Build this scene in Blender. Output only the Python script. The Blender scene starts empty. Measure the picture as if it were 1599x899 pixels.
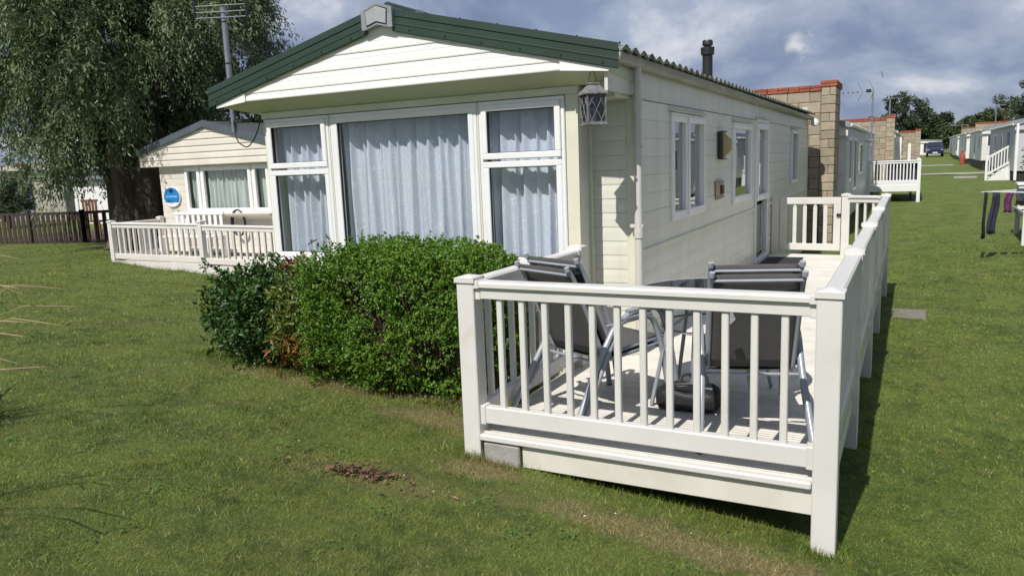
import bpy, bmesh, math, random
import numpy as np
from mathutils import Vector, Matrix
random.seed(7)
rng = np.random.default_rng(11)
scn = bpy.context.scene
col = scn.collection
R = math.radians

# ------------------------------------------------------------------ camera
cam_d = bpy.data.cameras.new('camera')
cam = bpy.data.objects.new('camera', cam_d)
col.objects.link(cam)
scn.camera = cam
CAM = Vector((0, 0, 1.97))
rt, dn, fw = Vector((.8873, .4596, -.0386)), Vector((.0399, -.1601, -.9863)), Vector((-.4594, .8736, -.1604))
m = Matrix.Identity(4)
for i in range(3):
    m[i][0], m[i][1], m[i][2], m[i][3] = rt[i], -dn[i], -fw[i], CAM[i]
cam.matrix_world = m
cam_d.sensor_width = 36
cam_d.lens = 36 * 1190 / 1599
cam_d.clip_start, cam_d.clip_end = .05, 3000

# ------------------------------------------------------------------ sun and sky
SUN = Vector((.055, .62, -.775)).normalized()            # the way the light travels
ld = bpy.data.lights.new('sun', 'SUN')
ld.energy, ld.angle, ld.color = 5.0, R(.53), (1, .96, .90)
sun = bpy.data.objects.new('sun', ld)
col.objects.link(sun)
sun.rotation_euler = SUN.to_track_quat('-Z', 'Y').to_euler()
sun.location = (0, -20, 30)

w = bpy.data.worlds.new('World')
scn.world = w
w.use_nodes = True
nt = w.node_tree
nt.nodes.clear()
N, L = nt.nodes.new, nt.links.new
sky = N('ShaderNodeTexSky')
sky.sky_type = 'NISHITA'
sky.sun_disc = False
sky.sun_elevation = math.asin(-SUN.z)
sky.sun_rotation = math.atan2(-SUN.x, -SUN.y) % (2 * math.pi)
sky.air_density, sky.dust_density = 1, 1.2
tc = N('ShaderNodeTexCoord')
sep = N('ShaderNodeSeparateXYZ'); L(tc.outputs['Generated'], sep.inputs[0])
def wmath(op, a, b=None):
    n = N('ShaderNodeMath'); n.operation = op
    for i, q in enumerate((a, b)):
        if q is None: continue
        if isinstance(q, (int, float)): n.inputs[i].default_value = q
        else: L(q, n.inputs[i])
    return n.outputs[0]
zc = wmath('ADD', wmath('MAXIMUM', sep.outputs[2], 0.0), .42)
cmb = N('ShaderNodeCombineXYZ')
L(wmath('DIVIDE', sep.outputs[0], zc), cmb.inputs[0]); L(wmath('DIVIDE', sep.outputs[1], zc), cmb.inputs[1])
def wnoise(scale, det, rough, off):
    mp = N('ShaderNodeMapping'); mp.inputs['Location'].default_value = off
    L(cmb.outputs[0], mp.inputs[0])
    n = N('ShaderNodeTexNoise'); n.inputs['Scale'].default_value = scale
    n.inputs['Detail'].default_value = det; n.inputs['Roughness'].default_value = rough
    n.inputs['Distortion'].default_value = .25
    L(mp.outputs[0], n.inputs['Vector'])
    return n.outputs['Fac']
def wramp(fac, stops):
    r = N('ShaderNodeValToRGB'); L(fac, r.inputs[0])
    while len(r.color_ramp.elements) < len(stops): r.color_ramp.elements.new(.5)
    for e, (p, c) in zip(r.color_ramp.elements, stops): e.position = p; e.color = (*c, 1)
    return r.outputs[0]
K = 10.0
cloud = wramp(wnoise(2.3, 9, .54, (3.1, 7.7, 0)), [(.35, (.165, .215, .35)), (.48, (.24, .30, .445)), (.575, (.40, .455, .58)), (.67, (.80, .82, .86))])
cov = wramp(wnoise(.7, 6, .55, (9.4, 1.2, 3)), [(.30, (.55,) * 3), (.5, (1,) * 3)])
# one small bright puff of cloud low over the firewall
dv = N('ShaderNodeVectorMath'); dv.operation = 'DISTANCE'; dv.inputs[1].default_value = (-.1244, .9845, .1238); L(tc.outputs['Generated'], dv.inputs[0])
pn = N('ShaderNodeTexNoise'); pn.inputs['Scale'].default_value = 38; pn.inputs['Detail'].default_value = 6; L(tc.outputs['Generated'], pn.inputs['Vector'])
pf = wmath('ADD', wmath('MULTIPLY', dv.outputs['Value'], 1.0), wmath('MULTIPLY', pn.outputs['Fac'], .075))
pm = N('ShaderNodeMapRange'); L(pf, pm.inputs[0]); pm.inputs[1].default_value = .040; pm.inputs[2].default_value = .055; pm.inputs[3].default_value = .8; pm.inputs[4].default_value = 0
px = N('ShaderNodeMix'); px.data_type = 'RGBA'; L(pm.outputs[0], px.inputs[0]); L(cloud, px.inputs[6]); px.inputs[7].default_value = (.74, .75, .78, 1)
cloud = px.outputs[2]
sc = N('ShaderNodeVectorMath'); sc.operation = 'SCALE'; sc.inputs['Scale'].default_value = K
L(cloud, sc.inputs[0])
mix = N('ShaderNodeMix'); mix.data_type = 'RGBA'
L(cov, mix.inputs['Factor']); L(sky.outputs[0], mix.inputs[6]); L(sc.outputs[0], mix.inputs[7])
bg = N('ShaderNodeBackground'); bg.inputs['Strength'].default_value = .1
L(mix.outputs[2], bg.inputs[0])
wo = N('ShaderNodeOutputWorld'); L(bg.outputs[0], wo.inputs[0])

vs = scn.view_settings
vs.view_transform, vs.look, vs.exposure, vs.gamma = 'Standard', 'None', 0.0, 1.0
vs.use_curve_mapping = False
scn.render.engine = 'CYCLES'
scn.cycles.max_bounces = 7
scn.cycles.transparent_max_bounces = 12
scn.cycles.use_denoising = True
scn.cycles.sample_clamp_indirect = 4

# ------------------------------------------------------------------ materials
MAT = {}
def mat(name, c1, c2=None, scale=4, rough=.5, bump=0, bscale=30, metal=0, rnd=0, stretch=(1, 1, 1), spec=.5,
        trans=0, island=0, lo=.35, hi=.65, dirt=None, dscale=2.0, dlo=.55, dhi=.75):
    if name in MAT: return MAT[name]
    mt = bpy.data.materials.new(name); mt.use_nodes = True
    t = mt.node_tree; n, l = t.nodes.new, t.links.new
    b = t.nodes['Principled BSDF']
    b.inputs['Roughness'].default_value = rough; b.inputs['Metallic'].default_value = metal
    b.inputs['Specular IOR Level'].default_value = spec
    geo = n('ShaderNodeNewGeometry')
    mp = n('ShaderNodeMapping'); mp.inputs['Scale'].default_value = stretch; l(geo.outputs['Position'], mp.inputs[0])
    def noise(s, d=5, r=.6):
        q = n('ShaderNodeTexNoise'); q.inputs['Scale'].default_value = s; q.inputs['Detail'].default_value = d
        q.inputs['Roughness'].default_value = r; l(mp.outputs[0], q.inputs['Vector']); return q.outputs['Fac']
    def mr(v, a, bb, c=0, d=1):
        q = n('ShaderNodeMapRange'); l(v, q.inputs[0])
        for i, x in enumerate((a, bb, c, d)): q.inputs[i + 1].default_value = x
        return q.outputs[0]
    def mixc(f, a, bb):
        q = n('ShaderNodeMix'); q.data_type = 'RGBA'
        for i, x in ((0, f), (6, a), (7, bb)):
            if isinstance(x, tuple): q.inputs[i].default_value = (*x, 1)
            elif isinstance(x, (int, float)): q.inputs[i].default_value = x
            else: l(x, q.inputs[i])
        return q.outputs[2]
    c2 = c2 or tuple(x * .88 for x in c1)
    out = mixc(mr(noise(scale), lo, hi), c1, c2)
    if dirt: out = mixc(mr(noise(dscale, 8, .7), dlo, dhi, 0, .75), out, dirt)
    if rnd or island:
        v = n('ShaderNodeObjectInfo').outputs['Random'] if rnd else geo.outputs['Random Per Island']
        amt = rnd or island
        h = n('ShaderNodeHueSaturation'); l(mr(v, 0, 1, 1 - amt, 1 + amt), h.inputs['Value']); l(out, h.inputs['Color'])
        if island: l(mr(v, 0, 1, .485, .512), h.inputs['Hue'])
        out = h.outputs[0]
    l(out, b.inputs['Base Color'])
    if bump:
        bp = n('ShaderNodeBump'); bp.inputs['Strength'].default_value = bump; bp.inputs['Distance'].default_value = .01
        l(noise(bscale, 6), bp.inputs['Height']); l(bp.outputs[0], b.inputs['Normal'])
    if trans:
        tr = n('ShaderNodeBsdfTranslucent'); l(out, tr.inputs[0])
        ms = n('ShaderNodeMixShader'); ms.inputs[0].default_value = trans
        l(b.outputs[0], ms.inputs[1]); l(tr.outputs[0], ms.inputs[2])
        l(ms.outputs[0], t.nodes['Material Output'].inputs[0])
    MAT[name] = mt
    return mt
def glass(name, tint, refl=.05, pw=4):
    mt = bpy.data.materials.new(name); mt.use_nodes = True; t = mt.node_tree; t.nodes.clear(); n, l = t.nodes.new, t.links.new
    lw = n('ShaderNodeLayerWeight'); lw.inputs[0].default_value = .5
    p = n('ShaderNodeMath'); p.operation = 'POWER'; p.inputs[1].default_value = pw; l(lw.outputs['Facing'], p.inputs[0])
    a = n('ShaderNodeMath'); a.operation = 'MULTIPLY_ADD'; a.inputs[1].default_value = .85; a.inputs[2].default_value = refl; l(p.outputs[0], a.inputs[0])
    tr = n('ShaderNodeBsdfTransparent'); tr.inputs[0].default_value = (*tint, 1)
    g = n('ShaderNodeBsdfGlossy'); g.inputs['Roughness'].default_value = .015
    ms = n('ShaderNodeMixShader'); l(a.outputs[0], ms.inputs[0]); l(tr.outputs[0], ms.inputs[1]); l(g.outputs[0], ms.inputs[2])
    o = n('ShaderNodeOutputMaterial'); l(ms.outputs[0], o.inputs[0])
    MAT[name] = mt
    return mt
CREAM = mat('cream_cladding', (.665, .665, .575), (.60, .60, .52), 1.2, .38, .06, 60, dirt=(.46, .46, .36), dscale=2.2, dlo=.53, dhi=.75, stretch=(2, 2.2, .35))
CREAMB = mat('cream_cladding_board', (.69, .69, .595), (.62, .62, .535), 1.5, .36, .05, 60, rnd=.035, dirt=(.47, .47, .37), dscale=2.4, dlo=.53, dhi=.78, stretch=(2, 2.2, .35))
WHITEB = mat('white_gable_board', (.86, .855, .82), (.82, .815, .78), 1.5, .4, .04, 60, rnd=.02, stretch=(.5, .5, 2))
TRIM = mat('cream_trim', (.70, .69, .56), (.62, .61, .47), 2.5, .45, .05, 50, dirt=(.40, .40, .27), dscale=3, dlo=.6, dhi=.85)
SOFF = mat('soffit_board', (.66, .65, .48), (.58, .57, .41), 2, .6, .05, 40)
UPVC = mat('white_upvc', (.80, .80, .80), (.76, .76, .755), 3, .28, .02, 50)
DECK = mat('cream_plastic_rail', (.665, .65, .61), (.615, .60, .56), 2.2, .34, .03, 60, rnd=.03, dirt=(.46, .46, .36), dscale=4.5, dlo=.58, dhi=.82)
DBOARD = mat('deck_board', (.64, .615, .555), (.55, .525, .47), 3.5, .5, .15, 45, rnd=.06, dirt=(.42, .39, .32), dscale=4, dlo=.55, dhi=.8)
FASC = mat('dirty_cream_board', (.68, .66, .59), (.60, .575, .49), 4, .5, .08, 50, dirt=(.22, .18, .10), dscale=7, dlo=.66, dhi=.82)
GREEN = mat('green_metal', (.030, .052, .038), (.025, .044, .032), 4, .35, .03, 60, spec=.5)
GREY = mat('grey_metal', (.28, .30, .32), (.22, .24, .26), 8, .4, .06, 60)
ROOF = mat('mossy_roof_sheet', (.14, .17, .12), (.30, .31, .24), 6, .8, .5, 50, dirt=(.05, .07, .045), dscale=9, dlo=.5, dhi=.6)
GUT = mat('aged_gutter', (.33, .325, .29), (.22, .215, .18), 5, .45, .08, 40, dirt=(.14, .13, .09), dscale=4, dlo=.55, dhi=.75, stretch=(1, .3, 1))
PIPE = mat('grey_pipe', (.60, .58, .54), (.54, .52, .48), 3, .4, .03, 40)
BLACKP = mat('black_plastic', (.015, .015, .018), (.022, .022, .025), 8, .45, .1, 40)
DARK = mat('dark_rubber_and_shade', (.02, .02, .02), None, 5, .6)
INT = mat('dim_interior', (.34, .31, .27), (.28, .26, .23), 2, .8)
SLING = mat('grey_sling_fabric', (.125, .122, .120), (.112, .110, .108), 40, .7, .3, 400, trans=.22)
ALU = mat('painted_grey_tube', (.34, .36, .40), (.30, .32, .36), 6, .34, .03, 60, metal=.15)
FIREB = mat('stone_block', (.38, .32, .235), (.31, .26, .19), 5, .9, .7, 60, rnd=.14, dirt=(.22, .18, .13), dscale=8, dlo=.55, dhi=.8)
MORT = mat('mortar', (.20, .17, .13), (.15, .13, .10), 10, .95, .4, 60)
COPE = mat('red_coping_brick', (.33, .095, .052), (.26, .078, .045), 6, .85, .5, 60, rnd=.15)
WOOD = mat('weathered_brown_wood', (.060, .042, .030), (.038, .027, .020), 8, .8, .5, 60, rnd=.2, stretch=(6, 6, .8))
BARK = mat('bark', (.12, .092, .07), (.05, .038, .03), 3, .95, 1.0, 14, stretch=(3, 3, .5))
TWIG = mat('twig', (.13, .09, .06), (.08, .055, .035), 8, .9, .3, 40)
CONC = mat('concrete', (.37, .355, .32), (.29, .28, .255), 9, .9, .6, 70, dirt=(.24, .23, .19), dscale=12)
BLUE = mat('blue_sign_paint', (.02, .20, .50), (.02, .17, .44), 6, .3)
NAVYS = mat('navy_print', (.01, .04, .18), None, 6, .35)
WHITE = mat('white_paint', (.80, .80, .79), (.75, .75, .74), 4, .4)
MASTG = mat('galvanised_mast', (.30, .31, .35), (.24, .25, .29), 12, .4, .05, 60, metal=.5)
def curtain_mat(name, c, cd):
    mt = mat(name, c, cd, 3, .85, 0, trans=.25)
    t = mt.node_tree; n, l = t.nodes.new, t.links.new
    b = t.nodes['Principled BSDF']; src = b.inputs['Base Color'].links[0].from_socket
    geo = n('ShaderNodeNewGeometry'); vo = n('ShaderNodeTexVoronoi'); vo.inputs['Scale'].default_value = 5.5; l(geo.outputs['Position'], vo.inputs['Vector'])
    sn = n('ShaderNodeMath'); sn.operation = 'SINE'; mu = n('ShaderNodeMath'); mu.operation = 'MULTIPLY'; mu.inputs[1].default_value = 34
    l(vo.outputs['Distance'], mu.inputs[0]); l(mu.outputs[0], sn.inputs[0])
    no = n('ShaderNodeTexNoise'); no.inputs['Scale'].default_value = 16; l(geo.outputs['Position'], no.inputs['Vector'])
    ad = n('ShaderNodeMath'); ad.operation = 'MULTIPLY'; l(sn.outputs[0], ad.inputs[0]); l(no.outputs['Fac'], ad.inputs[1])
    r = n('ShaderNodeMapRange'); l(ad.outputs[0], r.inputs[0]); r.inputs[1].default_value = .42; r.inputs[2].default_value = .56
    mx = n('ShaderNodeMix'); mx.data_type = 'RGBA'; l(r.outputs[0], mx.inputs[0]); l(src, mx.inputs[6])
    mx.inputs[7].default_value = (min(1, c[0] * 1.25), min(1, c[1] * 1.22), min(1, c[2] * 1.12), 1)
    l(mx.outputs[2], b.inputs['Base Color'])
    return mt
NET = curtain_mat('net_curtain', (.80, .84, .92), (.755, .795, .88))
GCURT = mat('pale_green_curtain', (.72, .77, .73), (.66, .71, .68), 4, .85, trans=.2)
BLIND = mat('grey_blind', (.34, .36, .38), (.30, .32, .34), 4, .7)
GLASS = glass('window_glass', (.965, .98, .99), .06)
GLASSD = glass('side_window_glass', (.80, .83, .85), .17, 2.3)
TGLASS = glass('smoked_table_glass', (.13, .14, .16), .08, 6)

# ------------------------------------------------------------------ mesh helpers
class MB:
    def __init__(s, T=None): s.v = []; s.f = []; s.T = T
    def add(s, vs, fs):
        k = len(s.v)
        s.v += [tuple(s.T(*p)) if s.T else tuple(p) for p in vs]
        s.f += [tuple(i + k for i in f) for f in fs]
        return s
    def box(s, x0, x1, y0, y1, z0, z1, c=0):
        if x0 > x1: x0, x1 = x1, x0
        if y0 > y1: y0, y1 = y1, y0
        if z0 > z1: z0, z1 = z1, z0
        c = min(c, (x1 - x0) * .45, (y1 - y0) * .45, (z1 - z0) * .45)
        if c <= 0:
            return s.add([(x, y, z) for z in (z0, z1) for y in (y0, y1) for x in (x0, x1)],
                         [(0, 2, 3, 1), (4, 5, 7, 6), (0, 1, 5, 4), (2, 6, 7, 3), (0, 4, 6, 2), (1, 3, 7, 5)])
        vs, ix = [], {}
        for i in (0, 1):
            for j in (0, 1):
                for k in (0, 1):
                    for a in range(3):
                        p = [(x0, x1)[i], (y0, y1)[j], (z0, z1)[k]]
                        g = [(1, -1)[i], (1, -1)[j], (1, -1)[k]]
                        for b in range(3):
                            if b != a: p[b] += g[b] * c
                        ix[i, j, k, a] = len(vs); vs.append(p)
        fs = []
        for a in range(3):
            b, d = [q for q in range(3) if q != a]
            for e in (0, 1):
                q = []
                for (u, w_) in ((0, 0), (1, 0), (1, 1), (0, 1)):
                    t = [0, 0, 0]; t[a] = e; t[b] = u; t[d] = w_; q.append(ix[(*t, a)])
                fs.append(q)
            for u in (0, 1):
                for w_ in (0, 1):
                    t0 = [0, 0, 0]; t0[b] = u; t0[d] = w_; t1 = list(t0); t1[a] = 1
                    fs.append([ix[(*t0, b)], ix[(*t1, b)], ix[(*t1, d)], ix[(*t0, d)]])
        for i in (0, 1):
            for j in (0, 1):
                for k in (0, 1): fs.append([ix[i, j, k, a] for a in range(3)])
        return s.add(vs, fs)
    def prism(s, prof, f0, f1):
        """prof: 2D points; f0, f1 map (u, v) to 3D at both ends"""
        n = len(prof)
        return s.add([f0(*p) for p in prof] + [f1(*p) for p in prof],
                     [tuple(range(n)), tuple(range(2 * n - 1, n - 1, -1))] + [(i, n + i, n + (i + 1) % n, (i + 1) % n) for i in range(n)])
    def tube(s, pts, r, n=8):
        pts = [Vector(p) for p in pts]
        rs = r if isinstance(r, (list, tuple)) else [r] * len(pts)
        vs, fs, up = [], [], None
        for i, p in enumerate(pts):
            t = (pts[min(i + 1, len(pts) - 1)] - pts[max(i - 1, 0)]).normalized()
            if up is None:
                up = Vector((0, 0, 1)) if abs(t.z) < .9 else Vector((1, 0, 0))
            up = (up - t * up.dot(t)).normalized(); b = t.cross(up)
            for k in range(n):
                a = 2 * math.pi * k / n
                vs.append(p + (up * math.cos(a) + b * math.sin(a)) * rs[i])
        for i in range(len(pts) - 1):
            for k in range(n):
                fs.append((i * n + k, i * n + (k + 1) % n, (i + 1) * n + (k + 1) % n, (i + 1) * n + k))
        fs += [tuple(range(n))[::-1], tuple(range((len(pts) - 1) * n, len(pts) * n))]
        return s.add(vs, fs)
    def lathe(s, prof, c=(0, 0, 0), n=16):
        vs = [(c[0] + r * math.cos(2 * math.pi * k / n), c[1] + r * math.sin(2 * math.pi * k / n), c[2] + z) for r, z in prof for k in range(n)]
        fs = [(i * n + k, i * n + (k + 1) % n, (i + 1) * n + (k + 1) % n, (i + 1) * n + k) for i in range(len(prof) - 1) for k in range(n)]
        fs += [tuple(range(n))[::-1], tuple(range((len(prof) - 1) * n, len(prof) * n))]
        return s.add(vs, fs)
    def grid(s, P):
        nu, nv = len(P), len(P[0])
        return s.add([p for row in P for p in row],
                     [(i * nv + j, (i + 1) * nv + j, (i + 1) * nv + j + 1, i * nv + j + 1) for i in range(nu - 1) for j in range(nv - 1)])
    def mesh(s, name, mt, smooth=False):
        me = bpy.data.meshes.new(name)
        me.from_pydata(s.v, [], s.f)
        bm = bmesh.new(); bm.from_mesh(me); bmesh.ops.recalc_face_normals(bm, faces=bm.faces); bm.to_mesh(me); bm.free()
        me.materials.append(mt)
        if smooth:
            for p in me.polygons: p.use_smooth = True
            if smooth != 'all': me.set_sharp_from_angle(angle=R(40))
        return me
def link(name, me, parent=None, loc=(0, 0, 0), rot=None):
    o = bpy.data.objects.new(name, me)
    col.objects.link(o)
    o.location = loc
    if rot: o.rotation_euler = rot
    if parent: o.parent = parent
    return o
def thing(name, label, cat, loc=(0, 0, 0), rz=0, group=None):
    o = link(name, None, None, loc)
    o.rotation_euler = (0, 0, rz)
    o.empty_display_size = .2
    return tag(o, label, cat, group)
def tag(o, label=None, cat=None, group=None, kind=None):
    for k, q in (('label', label), ('category', cat), ('group', group), ('kind', kind)):
        if q: o[k] = q
    return o
def part(name, mb, mt, parent, smooth=False, local=False):
    """mesh given in world coordinates under a root Empty (or under a part of one)"""
    o = link(name, mb.mesh(name, mt, smooth), parent)
    if not local and parent is not None and parent.parent is None and parent.type == 'EMPTY':
        o.location = -parent.location
    return o
def inst(name, me, parent, pos, rot=None):
    o = link(name, me, parent, Vector(pos), rot)
    if parent is not None and parent.parent is None and parent.type == 'EMPTY': o.location = Vector(pos) - parent.location
    return o
def wallT(axis, pos, nrm):
    if axis == 'y': return lambda a, d, z: (pos + nrm * d, a, z)
    return lambda a, d, z: (a, pos + nrm * d, z)
def copy_thing(root, loc, rz, label, group=None):
    r = root.copy(); col.objects.link(r); r.location = loc; r.rotation_euler = (0, 0, rz); r['label'] = label
    if group: r['group'] = group
    for ch in list(root.children):
        c = ch.copy(); col.objects.link(c); c.parent = r
        for g in ch.children:
            d = g.copy(); col.objects.link(d); d.parent = c
    return r
def np_mesh(name, V, F, mt, smooth=False):
    """V (n,3); F list of (count, flat index array) with equal-size faces"""
    me = bpy.data.meshes.new(name)
    me.vertices.add(len(V)); me.vertices.foreach_set('co', np.asarray(V, np.float32).ravel())
    idx = np.concatenate([f.ravel() for f in F]); tot = np.concatenate([np.full(len(f), f.shape[1]) for f in F])
    st = np.concatenate([[0], np.cumsum(tot)[:-1]])
    me.loops.add(len(idx)); me.loops.foreach_set('vertex_index', idx.astype(np.int32))
    me.polygons.add(len(tot)); me.polygons.foreach_set('loop_start', st.astype(np.int32)); me.polygons.foreach_set('loop_total', tot.astype(np.int32))
    if smooth: me.polygons.foreach_set('use_smooth', np.ones(len(tot), bool))
    me.update(calc_edges=True); me.materials.append(mt)
    return me
def nrmz(a): return a / np.maximum(np.linalg.norm(a, axis=-1, keepdims=True), 1e-9)
def leaf_mesh(name, P, D, Nn, Ln, Wd, mt, fold=.18, mid=.45):
    """one diamond leaf (folded along its rib) at each point P along D with normal Nn"""
    D = nrmz(D); S = nrmz(np.cross(D, Nn)); Nn = np.cross(S, D)
    Ln = np.asarray(Ln)[:, None]; Wd = np.asarray(Wd)[:, None]
    a = P; t = P + D * Ln - Nn * Ln * .08; c = P + D * Ln * mid
    l = c + S * Wd * .5 + Nn * Wd * fold; r = c - S * Wd * .5 + Nn * Wd * fold
    n = len(P); V = np.stack([a, l, t, r], 1).reshape(-1, 3); i = np.arange(n)[:, None] * 4
    F = np.concatenate([i + [0, 1, 2], i + [0, 2, 3]])
    return np_mesh(name, V, [F], mt)

# ------------------------------------------------------------------ ground
GP = np.array([(-.3, 3.8, 0), (-2.37, 3.8, .2), (-1.4, 2.6, .26), (0, 0, .42), (-3, 1.5, .44), (-2.9, 4.65, .21), (-4.6, 4.9, .22), (-6.2, 5.3, .25),
    (-8, 4.5, .42), (-5.5, 3, .42), (-11.3, 9.6, .20), (-13.8, 9.6, .36), (-9.6, 9.6, .16), (-16, 11.5, .40), (-20, 11.5, .42), (-24, 12.6, .42), (-32, 18, .5),
    (-2, 6, .03), (-2, 17.5, -.15), (-6, 6.5, .12), (-6, 17, 0), (-.26, 5.5, -.05), (-.26, 7.6, -.12), (-.26, 9.7, -.14), (-.26, 12.5, -.2),
    (2, 16.6, -.11), (2.1, 20, -.1), (0, 20, -.12), (.2, 29.5, .16), (3, 42, .36), (2, 50, .42), (2, 75, .62), (2, 105, .85), (2, 200, 1.3), (-60, 100, 1), (60, 100, 1),
    (3, 5, -.08), (1.2, 3.2, .05), (3.5, 0, .30), (8, 20, -.1), (8, 5, 0), (-8, -4, .5), (5, -6, .45), (-30, 0, .6), (-60, 20, .7), (40, 10, .2), (40, 40, .4), (-20, 40, .4),
    (-300, 0, 1), (300, 0, 1), (0, 400, 1.6), (-300, 400, 1.6), (300, 400, 1.6), (0, -200, 1)], float)
_A = np.linalg.norm(GP[:, None, :2] - GP[None, :, :2], axis=-1)
_W = np.linalg.solve(np.block([[_A, np.ones((len(GP), 1))], [np.ones((1, len(GP))), np.zeros((1, 1))]]), np.append(GP[:, 2], 0))
def gz(x, y):
    x, y = np.asarray(x, float), np.asarray(y, float)
    q = np.stack([x.ravel(), y.ravel()], -1); o = np.zeros(len(q))
    for s in range(0, len(q), 20000):
        o[s:s + 20000] = np.linalg.norm(q[s:s + 20000, None] - GP[None, :, :2], axis=-1) @ _W[:-1] + _W[-1]
    o += .012 * np.sin(q[:, 0] * 2.1 + q[:, 1] * 1.3) + .009 * np.sin(q[:, 0] * 4.3 - q[:, 1] * 3.7)
    return o.reshape(x.shape)
def G(x, y): return float(gz(np.array([x]), np.array([y]))[0])
def axis_pts(a, b, step, far_lo, far_hi):
    p = list(np.arange(a, b, step)); s, x = step, b
    while x < far_hi: p.append(x); s *= 1.13; x += s
    p.append(far_hi); s, x = step, a
    while x > far_lo: s *= 1.13; x -= s; p.insert(0, max(x, far_lo))
    return np.array(p)
gx, gy = axis_pts(-9, 4, .14, -900, 900), axis_pts(.5, 14, .14, -500, 1500)
XX, YY = np.meshgrid(gx, gy, indexing='ij')
V = np.stack([XX, YY, gz(XX, YY)], -1).reshape(-1, 3)
i, j = np.meshgrid(np.arange(len(gx) - 1), np.arange(len(gy) - 1), indexing='ij')
b0 = (i * len(gy) + j).ravel()
F = np.stack([b0, b0 + len(gy), b0 + len(gy) + 1, b0 + 1], 1)
def turf(name, blade):
    mt = bpy.data.materials.new(name); mt.use_nodes = True; t = mt.node_tree; n, l = t.nodes.new, t.links.new
    b = t.nodes['Principled BSDF']; b.inputs['Roughness'].default_value = .75 if not blade else .5; b.inputs['Specular IOR Level'].default_value = .25
    geo = n('ShaderNodeNewGeometry')
    def noise(s, d, r=.6, st=(1, 1, 0), off=(0, 0, 0)):
        mp = n('ShaderNodeMapping'); mp.inputs['Scale'].default_value = st; mp.inputs['Location'].default_value = off; l(geo.outputs['Position'], mp.inputs[0])
        q = n('ShaderNodeTexNoise'); q.inputs['Scale'].default_value = s; q.inputs['Detail'].default_value = d; q.inputs['Roughness'].default_value = r; l(mp.outputs[0], q.inputs['Vector']); return q.outputs['Fac']
    def mr(v, a, c, lo=0, hi=1):
        q = n('ShaderNodeMapRange'); l(v, q.inputs[0]); q.inputs[1].default_value = a; q.inputs[2].default_value = c; q.inputs[3].default_value = lo; q.inputs[4].default_value = hi; return q.outputs[0]
    def mixc(f, a, c):
        q = n('ShaderNodeMix'); q.data_type = 'RGBA'; l(f, q.inputs[0])
        for i_, x in ((6, a), (7, c)):
            if isinstance(x, tuple): q.inputs[i_].default_value = (*x, 1)
            else: l(x, q.inputs[i_])
        return q.outputs[2]
    g1, g2 = ((.150, .235, .032), (.080, .165, .022)) if blade else ((.118, .165, .027), (.070, .120, .020))
    c = mixc(mr(noise(.55, 4), .35, .65), g1, g2)
    c = mixc(mr(noise(1.6, 6, .65, (1.5, .12, 0), (7, 3, 0)), .46, .66, 0, .7), c, (.20, .21, .05) if blade else (.15, .155, .042))
    c = mixc(mr(noise(2.2, 5), .45, .7), c, (.19, .25, .04))
    # the sun-dried bank left of the deck is more olive than the lane
    sx = n('ShaderNodeSeparateXYZ'); l(geo.outputs['Position'], sx.inputs[0])
    ba = n('ShaderNodeMath'); ba.operation = 'MULTIPLY_ADD'; ba.inputs[1].default_value = 3.0; l(noise(.9, 6, .7, off=(1, 8, 0)), ba.inputs[0]); l(sx.outputs[0], ba.inputs[2])
    bk = n('ShaderNodeMath'); bk.operation = 'MULTIPLY'; l(mr(ba.outputs[0], 0.2, 1.8, 1, 0), bk.inputs[0]); l(mr(noise(3.2, 6, .7, off=(5, 5, 0)), .34, .66, .05, .85), bk.inputs[1])
    c = mixc(bk.outputs[0], c, (.195, .220, .050) if blade else (.135, .15, .042))
    straw = (.36, .29, .135) if blade else (.26, .205, .10)
    c = mixc(mr(noise(1.1, 7, .68, off=(4, 2, 0)), .56, .74, 0, .6), c, straw)
    c = mixc(mr(noise(5.5, 6, .7, off=(2, 6, 0)), .45, .62, 0, .65), c, (.055, .115, .018) if blade else (.045, .08, .016))
    c = mixc(mr(noise(9, 5, .7, off=(6, 1, 0)), .50, .64, 0, .75), c, (.30, .33, .075) if blade else (.19, .20, .055))
    c = mixc(mr(noise(1.5, 5, .6, off=(9, 4, 0)), .46, .60, 0, .55), c, (.24, .31, .055) if blade else (.17, .21, .045))
    # bare, dried-out turf in front of the deck and along the hedge foot
    for (px, py, rx, ry, k) in ((-1.05, 3.42, 1.0, .20, .7), (-.42, 3.45, .5, .22, .7), (-2.75, 4.32, .8, .22, .7), (-4.3, 4.66, 1.2, .22, .6), (-2.6, 3.22, .6, .22, .35), (-2.2, 3.66, .3, .16, .8)):
        mp = n('ShaderNodeMapping'); mp.vector_type = 'TEXTURE'; mp.inputs['Location'].default_value = (px, py, 0); mp.inputs['Scale'].default_value = (rx, ry, 1e4); l(geo.outputs['Position'], mp.inputs[0])
        le = n('ShaderNodeVectorMath'); le.operation = 'LENGTH'; l(mp.outputs[0], le.inputs[0])
        ad = n('ShaderNodeMath'); ad.operation = 'MULTIPLY_ADD'; ad.inputs[1].default_value = 1.6; l(noise(5, 6, .7), ad.inputs[0]); l(le.outputs['Value'], ad.inputs[2])
        c = mixc(mr(ad.outputs[0], 1.2, 1.9, k, 0), c, straw)
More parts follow.
